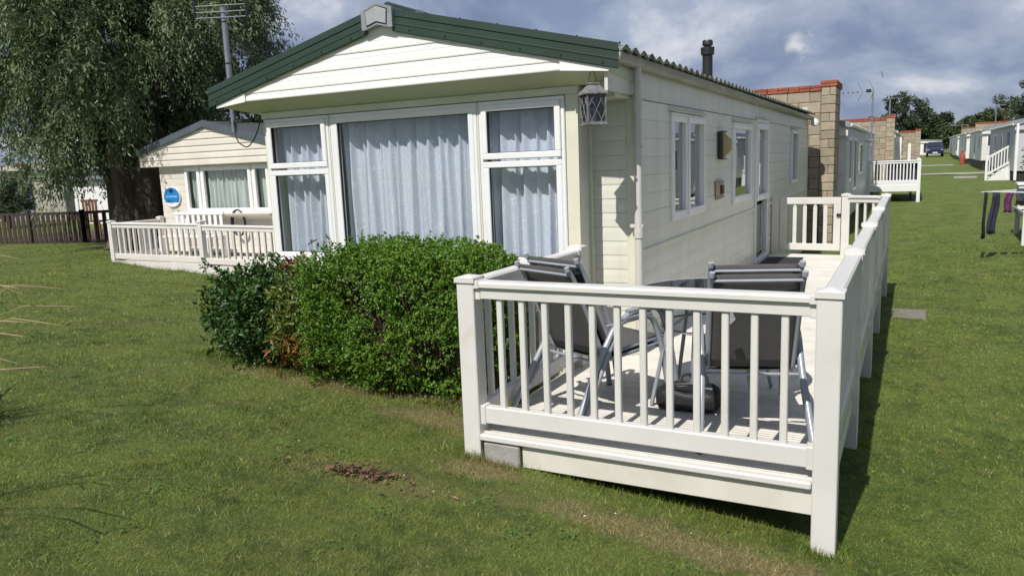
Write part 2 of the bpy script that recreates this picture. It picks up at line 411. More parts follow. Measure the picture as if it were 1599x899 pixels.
    if blade:
        c = mixc(mr(geo.outputs['Random Per Island'], .972, .98), c, (.32, .29, .14))
        c2 = n('ShaderNodeHueSaturation'); l(c, c2.inputs['Color']); l(mr(geo.outputs['Random Per Island'], 0, 1, .45, 1.45), c2.inputs['Value']); l(mr(geo.outputs['Random Per Island'], 0, 1, .478, .515), c2.inputs['Hue']); c = c2.outputs[0]
    else:
        c = mixc(mr(noise(38, 8, .75, (1, 1, 1)), .40, .62, 0, .45), c, (.04, .06, .016))
        c = mixc(mr(noise(75, 6, .8, (1, 1, 1)), .56, .70, 0, .5), c, (.24, .23, .085))
        bp = n('ShaderNodeBump'); bp.inputs['Strength'].default_value = .9; bp.inputs['Distance'].default_value = .03; l(noise(55, 8, .75, (1, 1, 1)), bp.inputs['Height']); l(bp.outputs[0], b.inputs['Normal'])
    l(c, b.inputs['Base Color'])
    if blade:
        tr = n('ShaderNodeBsdfTranslucent'); l(c, tr.inputs[0]); ms = n('ShaderNodeMixShader'); ms.inputs[0].default_value = .3
        l(b.outputs[0], ms.inputs[1]); l(tr.outputs[0], ms.inputs[2]); l(ms.outputs[0], t.nodes['Material Output'].inputs[0])
    return mt
tag(link('ground', np_mesh('ground', V, [F], turf('lawn_soil', False), True)), kind='structure')

# concrete cross path far down the lane, and a paving slab in the grass
def strip(name, pts, hw, th, mt, n=40):
    mb = MB(); top = []
    for k in range(n + 1):
        t = k / n; x = pts[0][0] + (pts[1][0] - pts[0][0]) * t; y = pts[0][1] + (pts[1][1] - pts[0][1]) * t
        top.append([(x, y + q * hw, G(x, y + q * hw) + th) for q in (-1, -.33, .33, 1)])
    return mb.grid(top)
tag(link('path', strip('path', ((-40, 50), (40, 51)), 1.0, .03, CONC).mesh('path', CONC, True)), kind='structure')

# ------------------------------------------------------------------ cladding, windows
def cut_spans(a0, a1, z0, z1, ops, m_=0.0):
    sp = [(a0, a1)]
    for (b0_, b1_, c0, c1) in ops:
        if c1 <= z0 + .005 or c0 >= z1 - .005: continue
        nx = []
        for s, e in sp:
            if b1_ <= s or b0_ >= e: nx.append((s, e)); continue
            if b0_ > s: nx.append((s, b0_))
            if b1_ < e: nx.append((b1_, e))
        sp = nx
    return [q for q in sp if q[1] - q[0] > .012]
def clad(parent, axis, pos, nrm, a0, a1, z0, z1, ops=(), h=.155, wm=None, bm_=None, name='wall', back=.06, boards=True, lim=None):
    wm, bm_ = wm or CREAM, bm_ or CREAMB
    T = wallT(axis, pos, nrm); mb = MB(T)
    zs = sorted({z0, z1, *[q for o in ops for q in o[2:] if z0 < q < z1]})
    for s, e in zip(zs, zs[1:]):
        for (p, q) in cut_spans(a0, a1, s, e, ops): mb.box(p, q, -back, -.002, s, e)
    wall = part(name, mb, wm, parent)
    if not boards: return wall
    n = max(1, round((z1 - z0) / h)); h = (z1 - z0) / n
    for k in range(n):
        zb = z0 + k * h; zt = zb + h - .001
        prof = [(0, 0), (.0055, .002), (.0065, .008), (.006, h * .62), (.004, h * .84), (.003, h - .001), (0, h - .001)]
        edges = sorted({zb, zt, *[q for o in ops for q in o[2:] if zb < q < zt]})
        cuts = [cut_spans(a0, a1, s, e, ops) for s, e in zip(edges, edges[1:])]
        if len(cuts) == 1 or all(c == cuts[0] for c in cuts):
            for (p, q) in cuts[0]:
                lf = lim or (lambda z_, p_=p, q_=q: (p_, q_))
                board = MB(T).prism(prof, lambda d, z: (max(p, lf(zb + z)[0]), d, zb + z), lambda d, z: (min(q, lf(zb + z)[1]), d, zb + z))
                part('siding_board', board, bm_, wall)
        else:
            for (s, e), cs in zip(zip(edges, edges[1:]), cuts):
                for (p, q) in cs:
                    part('siding_board', MB(T).box(p, q, 0, .008, s, e), bm_, wall)
    return wall
def frame_box(mb, a0, a1, z0, z1, w_, d0, d1, c=.006):
    mb.box(a0, a1, d0, d1, z0, z0 + w_, c).box(a0, a1, d0, d1, z1 - w_, z1, c)
    mb.box(a0, a0 + w_, d0, d1, z0 + w_ - .002, z1 - w_ + .002, c).box(a1 - w_, a1, d0, d1, z0 + w_ - .002, z1 - w_ + .002, c)
    return mb
def pleat(mb, a0, a1, z0, z1, d, amp=.03, wl=.11, n=None, seed=0):
    n = n or int((a1 - a0) / wl * 14); r = random.Random(seed); rows = []
    ph = [r.uniform(0, 6.3) for _ in range(4)]
    for i_ in range(n + 1):
        a = a0 + (a1 - a0) * i_ / n; row = []
        for k in range(7):
            t = k / 6; u = a / wl * 6.283
            v_ = u + .7 * math.sin(u * .37 + ph[0]) + t * .9 * math.sin(a * 7 + ph[1])
            q = 1.1 - 2.4 * abs(math.sin(v_ * .5)) ** .75 + .45 * math.sin(u * .53 + ph[2] + t) + .25 * math.sin(u * 2.1 + ph[3])
            row.append((a + .012 * math.sin(u * .6 + t * 2), d + amp * q * (.6 + .5 * t), z1 + (z0 - z1) * t))
        rows.append(row)
    return mb.grid(rows)
def window(parent, axis, pos, nrm, a0, a1, z0, z1, panes, fw=.055, fm=None, gm=None, hood=True, curt=None, proud=.025, name='window', gasket=True):
    """panes: (b0, b1, c0, c1, sash) openings inside the frame"""
    T = wallT(axis, pos, nrm); fm, gm = fm or UPVC, gm or GLASS
    mb = MB(T); frame_box(mb, a0, a1, z0, z1, fw * .62, -.05, proud)
    win = part(name, mb, fm, parent)
    for (b0_, b1_, c0, c1, sash) in panes:
        e = proud + (.018 if sash else .004)
        part('sash', frame_box(MB(T), b0_, b1_, c0, c1, fw, -.03, e), fm, win)
        part('pane', MB(T).box(b0_ + fw * .8, b1_ - fw * .8, -.012, -.006, c0 + fw * .8, c1 - fw * .8), gm, win)
        if gasket: part('gasket', frame_box(MB(T), b0_ + fw - .002, b1_ - fw + .002, c0 + fw - .002, c1 - fw + .002, .007, -.004, e - .010, 0), DARK, win)
    if hood:
        part('drip_hood', MB(T).prism([(0, 0), (.055, -.012), (.058, -.004), (.0, .035)], lambda d, z: (a0 - .05, d, z1 + .012 + z), lambda d, z: (a1 + .05, d, z1 + .012 + z)), fm if fm is not UPVC else TRIM, win)
    if curt == 'blind':
        sl = MB(T)
        for k in range(int((z1 - z0 - .1) / .05)):
            z = z0 + .07 + k * .05; sl.box(a0 + .05, a1 - .05, -.11, -.085, z, z + .043)
        part('blind', sl, BLIND, win)
    elif curt:
        cm, d, wl = curt
        part('curtain', pleat(MB(T), a0 + .03, a1 - .03, z0 + .02, z1 - .02, d, .036, wl, seed=int(a0 * 97)), cm, win, smooth='all')
    return win

# ------------------------------------------------------------------ the main caravan
VX0, VX1, VF, VB = -5.90, -2.0, 6.0, 17.53
RIDGE, ZR, ZE, EX = -3.95, 3.275, 2.775, 2.06
YG = 5.37
van = thing('static_caravan', 'cream static caravan with green gable trim and wide net-curtained front windows', 'caravan', (-3.95, 11.5, 0))
ops_r = [(7.035, 8.30, 1.375, 2.385), (9.81, 11.03, 1.36, 2.38), (11.37, 12.38, .40, 2.47), (14.95, 15.86, 1.39, 2.40)]
clad(van, 'y', VX1, 1, VF, VB, 1.215, 2.445, ops_r, .154)
clad(van, 'y', VX1, 1, VF, VB, -.10, 1.17, ops_r, .158)
clad(van, 'y', VX0, -1, VF, VB, .0, 2.6, (), .3, boards=False)
clad(van, 'x', VB, 1, VX0, VX1, -.1, 2.9, (), .3, boards=False)
T = wallT('y', VX1, 1)
mb = MB(T)
for (p, q) in cut_spans(VF, VB, 1.17, 1.215, ops_r): mb.box(p, q, -.06, .028, 1.17, 1.215, .006)
part('belt_rail', mb, TRIM, van)
part('eaves_board', MB(T).box(VF, VB, -.06, .012, 2.45, 2.72), CREAM, van)
part('joint_strip', MB(T).box(VF + .05, VB, .010, .016, 2.447, 2.451), GUT, van)
part('corner_trim', MB().box(VX1 - .055, VX1 + .020, VF - .024, VF + .05, -.1, 2.46, .006), TRIM, van)
part('corner_trim', MB().box(VX1 - .055, VX1 + .020, VB - .05, VB + .024, -.1, 2.60, .006), TRIM, van)
part('floor', MB().box(VX0 + .07, VX1 - .07, 5.66, VB - .07, .40, .46), INT, van)
part('ceiling', MB().box(VX0 + .07, VX1 - .07, 5.66, VB - .07, 2.60, 2.63), INT, van)
part('partition', MB().box(VX0 + .07, VX1 - .07, 9.0, 9.05, .46, 2.6).box(VX0 + .07, VX1 - .07, 13.0, 13.05, .46, 2.6).box(-3.6, -3.55, 9.1, 17.3, .46, 2.6), INT, van)
# narrow front returns beside the bay
for (p, q) in ((-2.385, VX1 - .05), (VX0 + .05, -5.515)):
    clad(van, 'x', VF, -1, p, q, -.1, 2.47, (), .118)
part('corner_trim', MB().box(-2.43, -2.345, VF - .045, VF + .02, -.1, 2.47, .006), TRIM, van)
part('corner_trim', MB().box(VX0 - .02, VX0 + .055, VF - .024, VF + .05, -.1, 2.46, .006), TRIM, van)
# bay
BY = 5.60
BX0, BX1 = -5.59, -2.31
Wx = [(-5.555, -4.775), (-4.755, -3.205), (-3.185, -2.415)]
WZ0, WZ1 = 1.125, 2.478
mb = MB().box(BX0, BX1, BY, BY + .05, .1, WZ0 - .003).box(BX0, Wx[0][0] - .003, BY, BY + .05, WZ0 - .003, 2.6).box(Wx[2][1] + .003, BX1, BY - .004, BY + .05, WZ0 - .003, 2.6)
for a, b in ((0, 1), (1, 2)): mb.box(Wx[a][1] + .003, Wx[b][0] - .003, BY - .02, BY + .04, WZ0, WZ1)
part('bay_wall', mb, TRIM, van)
part('bay_cheek', MB().prism([(BX1 - .004, BY + .02), (BX1 - .004, BY + .055), (-2.385, VF), (-2.40, VF), (-2.36, BY + .02)], lambda x, y: (x, y, .1), lambda x, y: (x, y, 2.56)), CREAM, van)
part('bay_cheek', MB().prism([(BX0 + .004, BY + .02), (BX0 + .004, BY + .055), (-5.515, VF), (-5.50, VF), (-5.54, BY + .02)], lambda x, y: (x, y, .1), lambda x, y: (x, y, 2.56)), CREAM, van)
for (a, b) in (Wx[0], Wx[2]):
    zm = 2.005
    window(van, 'x', BY, -1, a, b, WZ0, WZ1, [(a + .03, b - .03, WZ0 + .03, zm - .012, False), (a + .03, b - .03, zm + .004, WZ1 - .03, True)], .052, hood=False, curt=(NET, -.125, .105))
a, b = Wx[1]
window(van, 'x', BY, -1, a, b, WZ0, WZ1, [(a + .03, b - .03, WZ0 + .03, WZ1 - .03, False)], .052, hood=False, curt=(NET, -.125, .105))
part('window_sill', MB().prism([(BY - .07, 0), (BY + .02, .01), (BY + .02, -.03), (BY - .07, -.025)], lambda y, z: (BX0 + .01, y, WZ0 - .012 + z), lambda y, z: (BX1 - .01, y, WZ0 - .012 + z)), UPVC, van)
# head trim, sloping soffit
part('head_trim', MB().box(BX0 - .01, BX1 + .01, BY - .018, BY + .05, 2.485, 2.545, .004), TRIM, van)
part('soffit', MB().prism([(YG + .03, 2.655), (BY - .02, 2.548), (BY + .04, 2.548), (BY + .04, 2.66)], lambda y, z: (-5.66, y, z), lambda y, z: (-2.24, y, z)), SOFF, van)
for s in (-1, 1):
    e0, e1 = RIDGE + s * 1.709, RIDGE + s * 1.985
    part('soffit', MB().add([(e0, YG + .03, 2.655), (e1, YG + .03, 2.612), (e1, VF + .02, 2.56), (e0, VF + .02, 2.50), (e0, BY - .02, 2.548)], [(0, 1, 2, 3, 4)]), SOFF, van)
# gable
def roofz(x): return ZR - (ZR - ZE) * abs(x - RIDGE) / EX
GB = 2.64
part('gable_wall', MB().prism([(-5.55, GB + .01), (-2.35, GB + .01), (-1.99, 2.61), (-1.97, roofz(-1.97) - .03), (RIDGE, ZR - .03), (-5.93, roofz(-5.93) - .03), (-5.91, 2.61)],
     lambda x, z: (x, YG + .004, z), lambda x, z: (x, YG + .03, z)), WHITEB, van)
gw = van.children[-1]
zz, hh = GB, .122
while zz < ZR - .12:
    h_ = .065 if zz == GB else hh
    def xl(z): return (max(-5.55, RIDGE - (ZR - .06 - z) / (ZR - ZE) * EX), min(-2.35, RIDGE + (ZR - .06 - z) / (ZR - ZE) * EX))
    prof = [(0, 0), (.008, .002), (.0105, .010), (.010, h_ * .45), (.005, h_ * .60), (.0065, h_ * .68), (.004, h_ * .9), (.003, h_ - .001), (0, h_ - .001)]
    part('siding_board', MB().prism(prof, lambda d, z: (xl(zz + z)[0], YG + .004 - d, zz + z), lambda d, z: (xl(zz + z)[1], YG + .004 - d, zz + z)), WHITEB, gw)
    zz += h_
for s in (-1, 1):
    p0, p1 = RIDGE + s * 1.605, RIDGE + s * 1.985
    part('fascia_strip', MB().prism([(p0, GB - .003), (p1, 2.602), (p1, 2.72), (p0, 2.72)], lambda x, z: (x, YG - .016, z), lambda x, z: (x, YG + .003, z)), WHITEB, van)
# verge boards: folded green metal
vprof = [(.00, .0), (-.030, .004), (-.034, -.052), (-.020, -.060), (-.024, -.062), (-.026, -.105), (-.038, -.112), (-.030, -.122), (-.030, -.172), (-.020, -.178), (.0, -.17)]
for s in (-1, 1):
    f = lambda q: (lambda d, z: (RIDGE + s * q, YG - .018 + d * .55, roofz(RIDGE + s * q) + .012 + z))
    vb = part('verge_board', MB().prism(vprof, f(.13), f(EX + .005)), GREEN, van)
    for k in range(6):
        q = .3 + k * .33; x = RIDGE + s * q
        part('screw', MB().tube([(x, YG - .03, roofz(x) - .137), (x, YG - .044, roofz(x) - .137)], .0065, 6), DARK, vb)
        if s > 0: part('screw', MB().tube([(x + .1, YG + .05, roofz(x + .1) + .01), (x + .1, YG + .05, roofz(x + .1) + .028)], .007, 6), DARK, vb)
rcp = part('ridge_cap', MB().prism([(-.155, -.032), (-.155, -.19), (-.12, -.188), (0, -.155), (.12, -.188), (.155, -.19), (.155, -.032), (0, .02)],
     lambda x, z: (RIDGE + x, YG - .066, ZR + .022 + z), lambda x, z: (RIDGE + x, YG + .15, ZR + .022 + z)), GREY, van)
part('cap_plate', MB().prism([(-.105, -.045), (-.095, -.155), (0, -.128), (.095, -.155), (.105, -.045), (0, -.008)], lambda x, z: (RIDGE + x, YG - .074, ZR + .02 + z), lambda x, z: (RIDGE + x, YG - .066, ZR + .02 + z)), mat('light_grey_cap', (.36, .38, .39), (.3, .32, .33), 9, .5, .1, 50), rcp)
part('cap_gasket', MB().prism([(-.113, -.038), (-.103, -.166), (0, -.138), (.103, -.166), (.113, -.038), (0, 0)], lambda x, z: (RIDGE + x, YG - .0695, ZR + .02 + z), lambda x, z: (RIDGE + x, YG - .066, ZR + .02 + z)), DARK, rcp)
# pantile-profile roof sheets
def roof_sheet(parent, xr, zr, xe, ze, y0, y1, mt, pitch=.205, amp=.024, per=10):
    n = int((y1 - y0) / pitch * per); rows = []
    for k in range(n + 1):
        y = y0 + (y1 - y0) * k / n; ph = ((y - y0) / pitch) % 1
        hgt = amp * (abs(math.sin(math.pi * ph)) ** 1.5 * 1.6)
        row = []
        for q in range(8):
            t = q / 7
            row += [(xr + (xe - xr) * t, y, zr + (ze - zr) * t + hgt - (.012 if q else 0)), (xr + (xe - xr) * (t + .002), y, zr + (ze - zr) * t + hgt)]
        row += [(xe, y, ze + hgt - .012), (xe, y, ze - .02 + hgt * .6)]
        rows.append(row)
    return part('roof_sheet', MB().grid(rows), mt, parent, smooth=True)
for s in (-1, 1): roof_sheet(van, RIDGE, ZR - .01, RIDGE + s * (EX + .03), ZE - .028, YG - .02, VB + .1, ROOF)
part('roof_deck', MB().prism([(RIDGE, ZR - .03), (RIDGE + 2.0, ZE - .04), (RIDGE + 2.0, ZE - .08), (RIDGE - 2.0, ZE - .08), (RIDGE - 2.0, ZE - .04)], lambda x, z: (x, YG + .05, z), lambda x, z: (x, VB + .05, z)), DARK, van)
part('roof_ridge', MB().tube([(RIDGE, YG + .1, ZR + .012), (RIDGE, VB + .1, ZR + .012)], .06, 10), GREEN, van, smooth=True)
part('gable_end', MB().prism([(RIDGE, ZR - .03), (RIDGE + 1.96, ZE - .05), (RIDGE - 1.96, ZE - .05)], lambda x, z: (x, VB - .02, z), lambda x, z: (x, VB + .02, z)), CREAM, van)
# gutter, downpipe
gprof = [(0, 0), (-.004, -.035), (.018, -.062), (.05, -.068), (.082, -.055), (.098, -.025), (.10, .004), (.094, .004), (.088, -.02), (.05, -.058), (.012, -.05), (.006, 0)]
gut = part('gutter', MB().prism(gprof, lambda d, z: (VX1 + .014 + d, YG + .02, 2.735 + z), lambda d, z: (VX1 + .014 + d, VB + .12, 2.70 + z)), GUT, van, smooth=True)
part('gutter_end', MB().prism([(-.008, .012), (-.008, -.05), (.02, -.078), (.07, -.078), (.108, -.03), (.108, .012)], lambda d, z: (VX1 + .014 + d, YG - .01, 2.735 + z), lambda d, z: (VX1 + .014 + d, YG + .022, 2.735 + z)), WHITE, gut)
part('eaves_return', MB().box(VX1 - .01, VX1 + .016, YG + .02, VF - .002, 2.47, 2.74), CREAM, van)
part('eaves_return', MB().box(VX1 - .20, VX1 - .012, 5.62, VF - .02, 2.44, 2.60, .004), CREAM, van)
dp = part('downpipe', MB().tube([(VX1 + .06, 5.93, 2.68), (VX1 + .06, 5.93, .37)], .033, 12), PIPE, van, smooth=True)
for z in (2.36, 1.34): part('pipe_collar', MB().tube([(VX1 + .06, 5.93, z), (VX1 + .06, 5.93, z + .07)], .040, 12), PIPE, dp, smooth=True)
for z in (1.42, 2.05): part('pipe_clip', MB().box(VX1 - .01, VX1 + .10, 5.915, 5.945, z, z + .03, .004), PIPE, dp)
# side windows
def sidewin(o, panes, curt=None): return window(van, 'y', VX1, 1, *o, panes, .055, gm=GLASSD, curt=curt, proud=.03, gasket=False)
o = ops_r[0]; sidewin(o, [(o[0] + .03, 7.58, o[2] + .03, o[3] - .03, False), (7.58, o[1] - .03, o[2] + .03, o[3] - .03, True)], 'blind')
o = ops_r[1]; sidewin(o, [(o[0] + .03, o[1] - .03, o[2] + .03, o[3] - .03, False)])
o = ops_r[3]; sidewin(o, [(o[0] + .03, o[1] - .03, o[2] + .03, o[3] - .03, True)], 'blind')
o = ops_r[2]
door = window(van, 'y', VX1, 1, *o, [(o[0] + .04, o[1] - .04, 1.30, o[3] - .06, True), (o[0] + .04, o[1] - .04, o[2] + .05, 1.30, True)], .085, gm=GLASSD, name='door', proud=.035, gasket=False)
part('handle', MB().box(12.16, 12.19, .05, .062, 1.22, 1.42, .004).tube([(12.175, .06, 1.30), (12.175, .10, 1.30), (12.06, .10, 1.30)], .010, 8), ALU, door).location = (0, 0, 0)
hd = door.children[-1]; hd.data.transform(Matrix(((0, 1, 0, VX1), (1, 0, 0, 0), (0, 0, 1, 0), (0, 0, 0, 1))))
part('threshold', MB(T).box(o[0] - .02, o[1] + .02, -.02, .06, .375, .405, .005), GREY, door)
for k, (z, y) in enumerate(((2.2, 12.42), (.6, 12.42))): part('hinge', MB(T).tube([(y, .05, z), (y, .05, z + .09)], .012, 8), UPVC, door)
# wall light: dark back plate with a wedge of yellowed plastic
YEL = mat('yellowed_diffuser', (.60, .53, .28), (.52, .45, .22), 6, .4, trans=.15)
wl_ = part('wall_light', MB(T).box(8.98, 9.10, .013, .05, 1.93, 2.245, .006).box(8.985, 9.20, .045, .075, 1.925, 1.94).box(8.985, 9.20, .045, .075, 2.235, 2.25), BLACKP, van)
part('diffuser', MB(T).prism([(.05, 1.942), (.05, 2.233), (.15, 2.15), (.15, 2.03)], lambda d, z: (9.085, d, z), lambda d, z: (9.20, d * .85, z)), YEL, wl_)
vn = part('flue_vent', MB(T).box(8.86, 9.22, .013, .035, 1.47, 1.69, .008), mat('stained_vent', (.50, .40, .32), (.40, .26, .19), 12, .6, .1, 40), van)
part('vent_hole', MB(T).box(9.02, 9.14, .033, .06, 1.53, 1.63, .006), mat('rusty_brown', (.12, .05, .03), (.05, .03, .02), 20, .7), vn)
part('vent_rail', MB(T).box(8.88, 9.2, .034, .05, 1.485, 1.50).box(8.88, 9.2, .034, .05, 1.655, 1.67), GREY, vn)
ln = part('end_light', MB(T).lathe([(.02, 0), (.07, .02), (.085, .08), (.06, .14), (.02, .16)], (17.4, .16, 2.50), 12), WHITE, van, smooth=True)
# flue on the roof
fx, fy = -2.45, 10.45
fl = part('flue', MB().lathe([(.10, roofz(fx) - .05), (.10, roofz(fx) + .03), (.066, roofz(fx) + .07), (.066, 3.28), (.085, 3.285), (.09, 3.375), (.085, 3.38), (.05, 3.385), (.05, 3.40), (.068, 3.405), (.068, 3.455), (.06, 3.47)], (fx, fy, 0), 20), BLACKP, van, smooth=True)

# lantern hanging from the corner of the gable
LT = Vector((-2.10, 5.385, 2.225))
lan = thing('lantern', 'grey metal lattice lantern with a white candle hanging under the gable corner', 'lantern', LT, R(43))
LM = mat('distressed_grey_metal', (.10, .10, .112), (.22, .22, .23), 25, .6, .3, 60)
LGL = glass('lantern_glass', (.60, .61, .63), .05)
h = .07
part('base', MB().box(-h - .014, h + .014, -h - .014, h + .014, 0, .014, .003).box(-h - .004, h + .004, -h - .004, h + .004, .014, .026), LM, lan, local=True)
for sx in (-1, 1):
    for sy in (-1, 1):
        part('corner_post', MB().box(sx * h - .006, sx * h + .006, sy * h - .006, sy * h + .006, .026, .225), LM, lan, local=True)
for s in range(4):
    mb = MB(); rotm = Matrix.Rotation(s * math.pi / 2, 3, 'Z')
    for k in (-1, .6, 2.2):
        for d in (-1, 1):
            x0, x1 = (k * .045 - .07), (k * .045 - .07) + .10
            if d < 0: x0, x1 = -x0, -x1
            pa, pb = Vector((x0, 0, .026)), Vector((x1, 0, .222))
            for (q, r_) in ((pa, pb), (pb, pa)):
                if abs(q.x) > h: t = (h * (1 if q.x > 0 else -1) - q.x) / (r_.x - q.x); q += (r_ - q) * t
            if abs(pa.x) <= h + .001 and abs(pb.x) <= h + .001 and (pa - pb).length > .03:
                mb.tube([rotm @ Vector((p.x, -h, p.z)) for p in (pa, pb)], .0032, 5)
    part('lattice', mb, LM, lan, local=True)
part('lid', MB().add([(x * (h + .016), y * (h + .016), .222) for x, y in ((-1, -1), (1, -1), (1, 1), (-1, 1))] + [(x * (h + .016), y * (h + .016), .232) for x, y in ((-1, -1), (1, -1), (1, 1), (-1, 1))] + [(x * .034, y * .034, .292) for x, y in ((-1, -1), (1, -1), (1, 1), (-1, 1))],
    [(0, 1, 2, 3), (0, 4, 5, 1), (1, 5, 6, 2), (2, 6, 7, 3), (3, 7, 4, 0), (4, 8, 9, 5), (5, 9, 10, 6), (6, 10, 11, 7), (7, 11, 8, 4), (8, 9, 10, 11)]).box(-.042, .042, -.042, .042, .292, .305, .003), LM, lan, local=True)
part('handle', MB().tube([(-.028, 0, .30), (-.03, 0, .33), (-.018, 0, .375), (0, 0, .392), (.018, 0, .375), (.03, 0, .33), (.028, 0, .30)], .0028, 6), BLACKP, lan, local=True)
for s in range(4):
    rotm = Matrix.Rotation(s * math.pi / 2, 3, 'Z')
    part('pane', MB(lambda a, d, z: tuple(rotm @ Vector((a, d, z)))).box(-h + .006, h - .006, -h + .005, -h + .008, .027, .222), LGL, lan, local=True)
part('candle', MB().lathe([(.033, .026), (.033, .125), (.03, .128)], (0, 0, 0), 14), mat('candle_wax', (.75, .75, .72), None, 5, .5, trans=.3), lan, True, local=True)
part('hook', MB().tube([(0, 0, .388), (0, .006, .40), (0, .006, .43)], .003, 5), BLACKP, lan, local=True)

# ------------------------------------------------------------------ the deck
DZ = .37
deck = thing('timber_style_deck', 'cream plastic deck with balustrade beside the main caravan', 'deck', (-1.2, 8.3, DZ))
DX0, DX1, DY0, DY1 = -2.315, -.318, 3.858, 12.72
mesh_cache = {}
def boxmesh(name, sx, sy, sz, mt, c=.004):
    k = (name, round(sx, 4), round(sy, 4), round(sz, 4), mt.name)
    if k not in mesh_cache: mesh_cache[k] = MB().box(-sx / 2, sx / 2, -sy / 2, sy / 2, 0, sz, c).mesh(name, mt)
    return mesh_cache[k]
def post(parent, x, y, top, s=.115, mt=None, base=None):
    mt = mt or DECK
    zb = (G(x, y) - .08) if base is None else base
    p = part('post', MB().box(x - s / 2, x + s / 2, y - s / 2, y + s / 2, zb, top - .04, .005), mt, parent)
    hs = s / 2 + .009
    part('post_cap', MB().add([(x - hs, y - hs, top - .045), (x + hs, y - hs, top - .045), (x + hs, y + hs, top - .045), (x - hs, y + hs, top - .045),
        (x - hs, y - hs, top - .016), (x + hs, y - hs, top - .016), (x + hs, y + hs, top - .016), (x - hs, y + hs, top - .016), (x, y, top + .000)],
        [(0, 1, 2, 3), (0, 4, 5, 1), (1, 5, 6, 2), (2, 6, 7, 3), (3, 7, 4, 0), (4, 8, 5), (5, 8, 6), (6, 8, 7), (7, 8, 4)]), mt, p)
    return p
def rail_run(parent, p, q, zt, zb, n, mt=None, s=.115, capw=.10, bw=.036, slope=(0, 0), bal=True, bracket=True):
    """handrail, underboard, bottom rail and balusters between two post centres; zt = handrail top, zb = underside of the bottom rail"""
    mt = mt or DECK
    p, q = Vector(p), Vector(q); d = (q - p); ln_ = d.length; d.normalize(); sd = Vector((-d.y, d.x))
    a, e = s / 2, ln_ - s / 2
    def T_(u, v, z): r_ = p + d * u + sd * v; return (r_.x, r_.y, z + slope[0] + (slope[1] - slope[0]) * u / ln_)
    part('handrail', MB(T_).prism([(-capw / 2, zt - .034), (-capw / 2, zt - .012), (-capw / 2 + .01, zt), (capw / 2 - .01, zt), (capw / 2, zt - .012), (capw / 2, zt - .034)], lambda v, z: (a, v, z), lambda v, z: (e, v, z)), mt, parent)
    part('under_rail', MB(T_).box(a, e, -.03, .03, zt - .105, zt - .034, .003), mt, parent)
    br = part('bottom_rail', MB(T_).box(a, e, -.03, .03, zb, zb + .105, .006), mt, parent)
    if bracket:
        for u0, u1 in ((a - .004, a + .032), (e - .032, e + .004)):
            part('rail_bracket', MB(T_).box(u0, u1, -.056, .056, zt - .042, zt + .004, .003), mt, parent)
            part('rail_bracket', MB(T_).box(u0, u1, -.036, .036, zt - .11, zt - .043, .003), mt, parent)
            part('rail_bracket', MB(T_).box(u0, u1, -.037, .037, zb - .006, zb + .112, .003), mt, parent)
    hb = zt - .105 - zb - .105 + .012
    me = boxmesh('baluster', bw, bw, hb, mt, .005)
    ang = math.atan2(d.y, d.x)
    for k in range(n if bal else 0):
        u = a + (e - a) * (k + 1) / (n + 1)
        x, y, z = T_(u, 0, zb + .099)
        inst('baluster', me, parent, (x, y, z), (0, 0, ang))
ZT, ZB = 1.298, .428
ys = [DY0, 5.53, 7.60, 9.68, 12.52]
post(deck, DX0, DY0, 1.335); 
for y in ys: post(deck, DX1, y, 1.335)
post(deck, DX0 + .02, 5.47, 1.335, base=.05)
post(deck, -.875, DY1 + .05, 1.335)
post(deck, -1.925, DY1 + .2, 1.32)
rail_run(deck, (DX0, DY0), (DX1, DY0), ZT, ZB, 12)
for y0, y1 in zip(ys, ys[1:]): rail_run(deck, (DX1, y0), (DX1, y1), ZT, ZB, max(6, round((y1 - y0) / .15) - 1))
rail_run(deck, (DX0, DY0), (DX0 + .02, 5.47), ZT, ZB, 9)
rail_run(deck, (-.875, DY1 + .05), (DX1, 12.52), ZT, ZB, 3)
# boards run across, three fine grooves each
bw_ = .146
def dboard(x0, x1, y):
    prof = [(0, -.025), (.003, -.003), (.006, 0)]
    for g in (.036, .073, .110): prof += [(g - .006, 0), (g - .003, -.0035), (g + .003, -.0035), (g + .006, 0)]
    prof += [(bw_ - .009, 0), (bw_ - .005, -.003), (bw_ - .003, -.025)]
    return MB().prism(prof, lambda v, z: (x0, v, z), lambda v, z: (x1, v, z)).mesh('deck_board', DBOARD)
me_a, me_b = dboard(-2.30, -.30, 0), dboard(-1.975, -.30, 0)
y = 3.84
while y < 12.75:
    inst('deck_board', me_a if y < 5.8 else me_b, deck, (0, y, DZ)); y += bw_
part('edge_nosing', MB().box(DX0 + .06, DX1 - .06, 3.79, 3.835, .328, .368, .008), DECK, deck)
part('fascia_board', MB().box(-1.985, DX1 - .05, 3.822, 3.85, .185, .322, .005), FASC, deck)
part('side_board', MB().box(DX1 - .005, DX1 + .018, DY0 + .06, 12.6, .20, .365, .004), FASC, deck)
part('side_board', MB().box(DX0 - .02, DX0 + .01, DY0 + .06, 5.5, .18, .36, .004), FASC, deck)
for k in range(6): part('joist', MB().box(-2.2 + k * .36, -2.15 + k * .36, 3.9, 12.6, .20, .343), WOOD, deck)
for (x, y) in ((-1.7, 6.2), (-.9, 6.2), (-1.7, 8.6), (-.9, 8.6), (-1.7, 11), (-.9, 11)):
    part('support_block', MB().box(x - .11, x + .11, y - .11, y + .11, G(x, y) - .1, .20), CONC, deck)
blk = MB().box(-2.235, -1.995, 3.80, 3.99, .10, .318, .008).mesh('concrete_block', CONC)
tag(link('concrete_block', blk), 'rough grey concrete block under the front left corner of the deck', 'block')
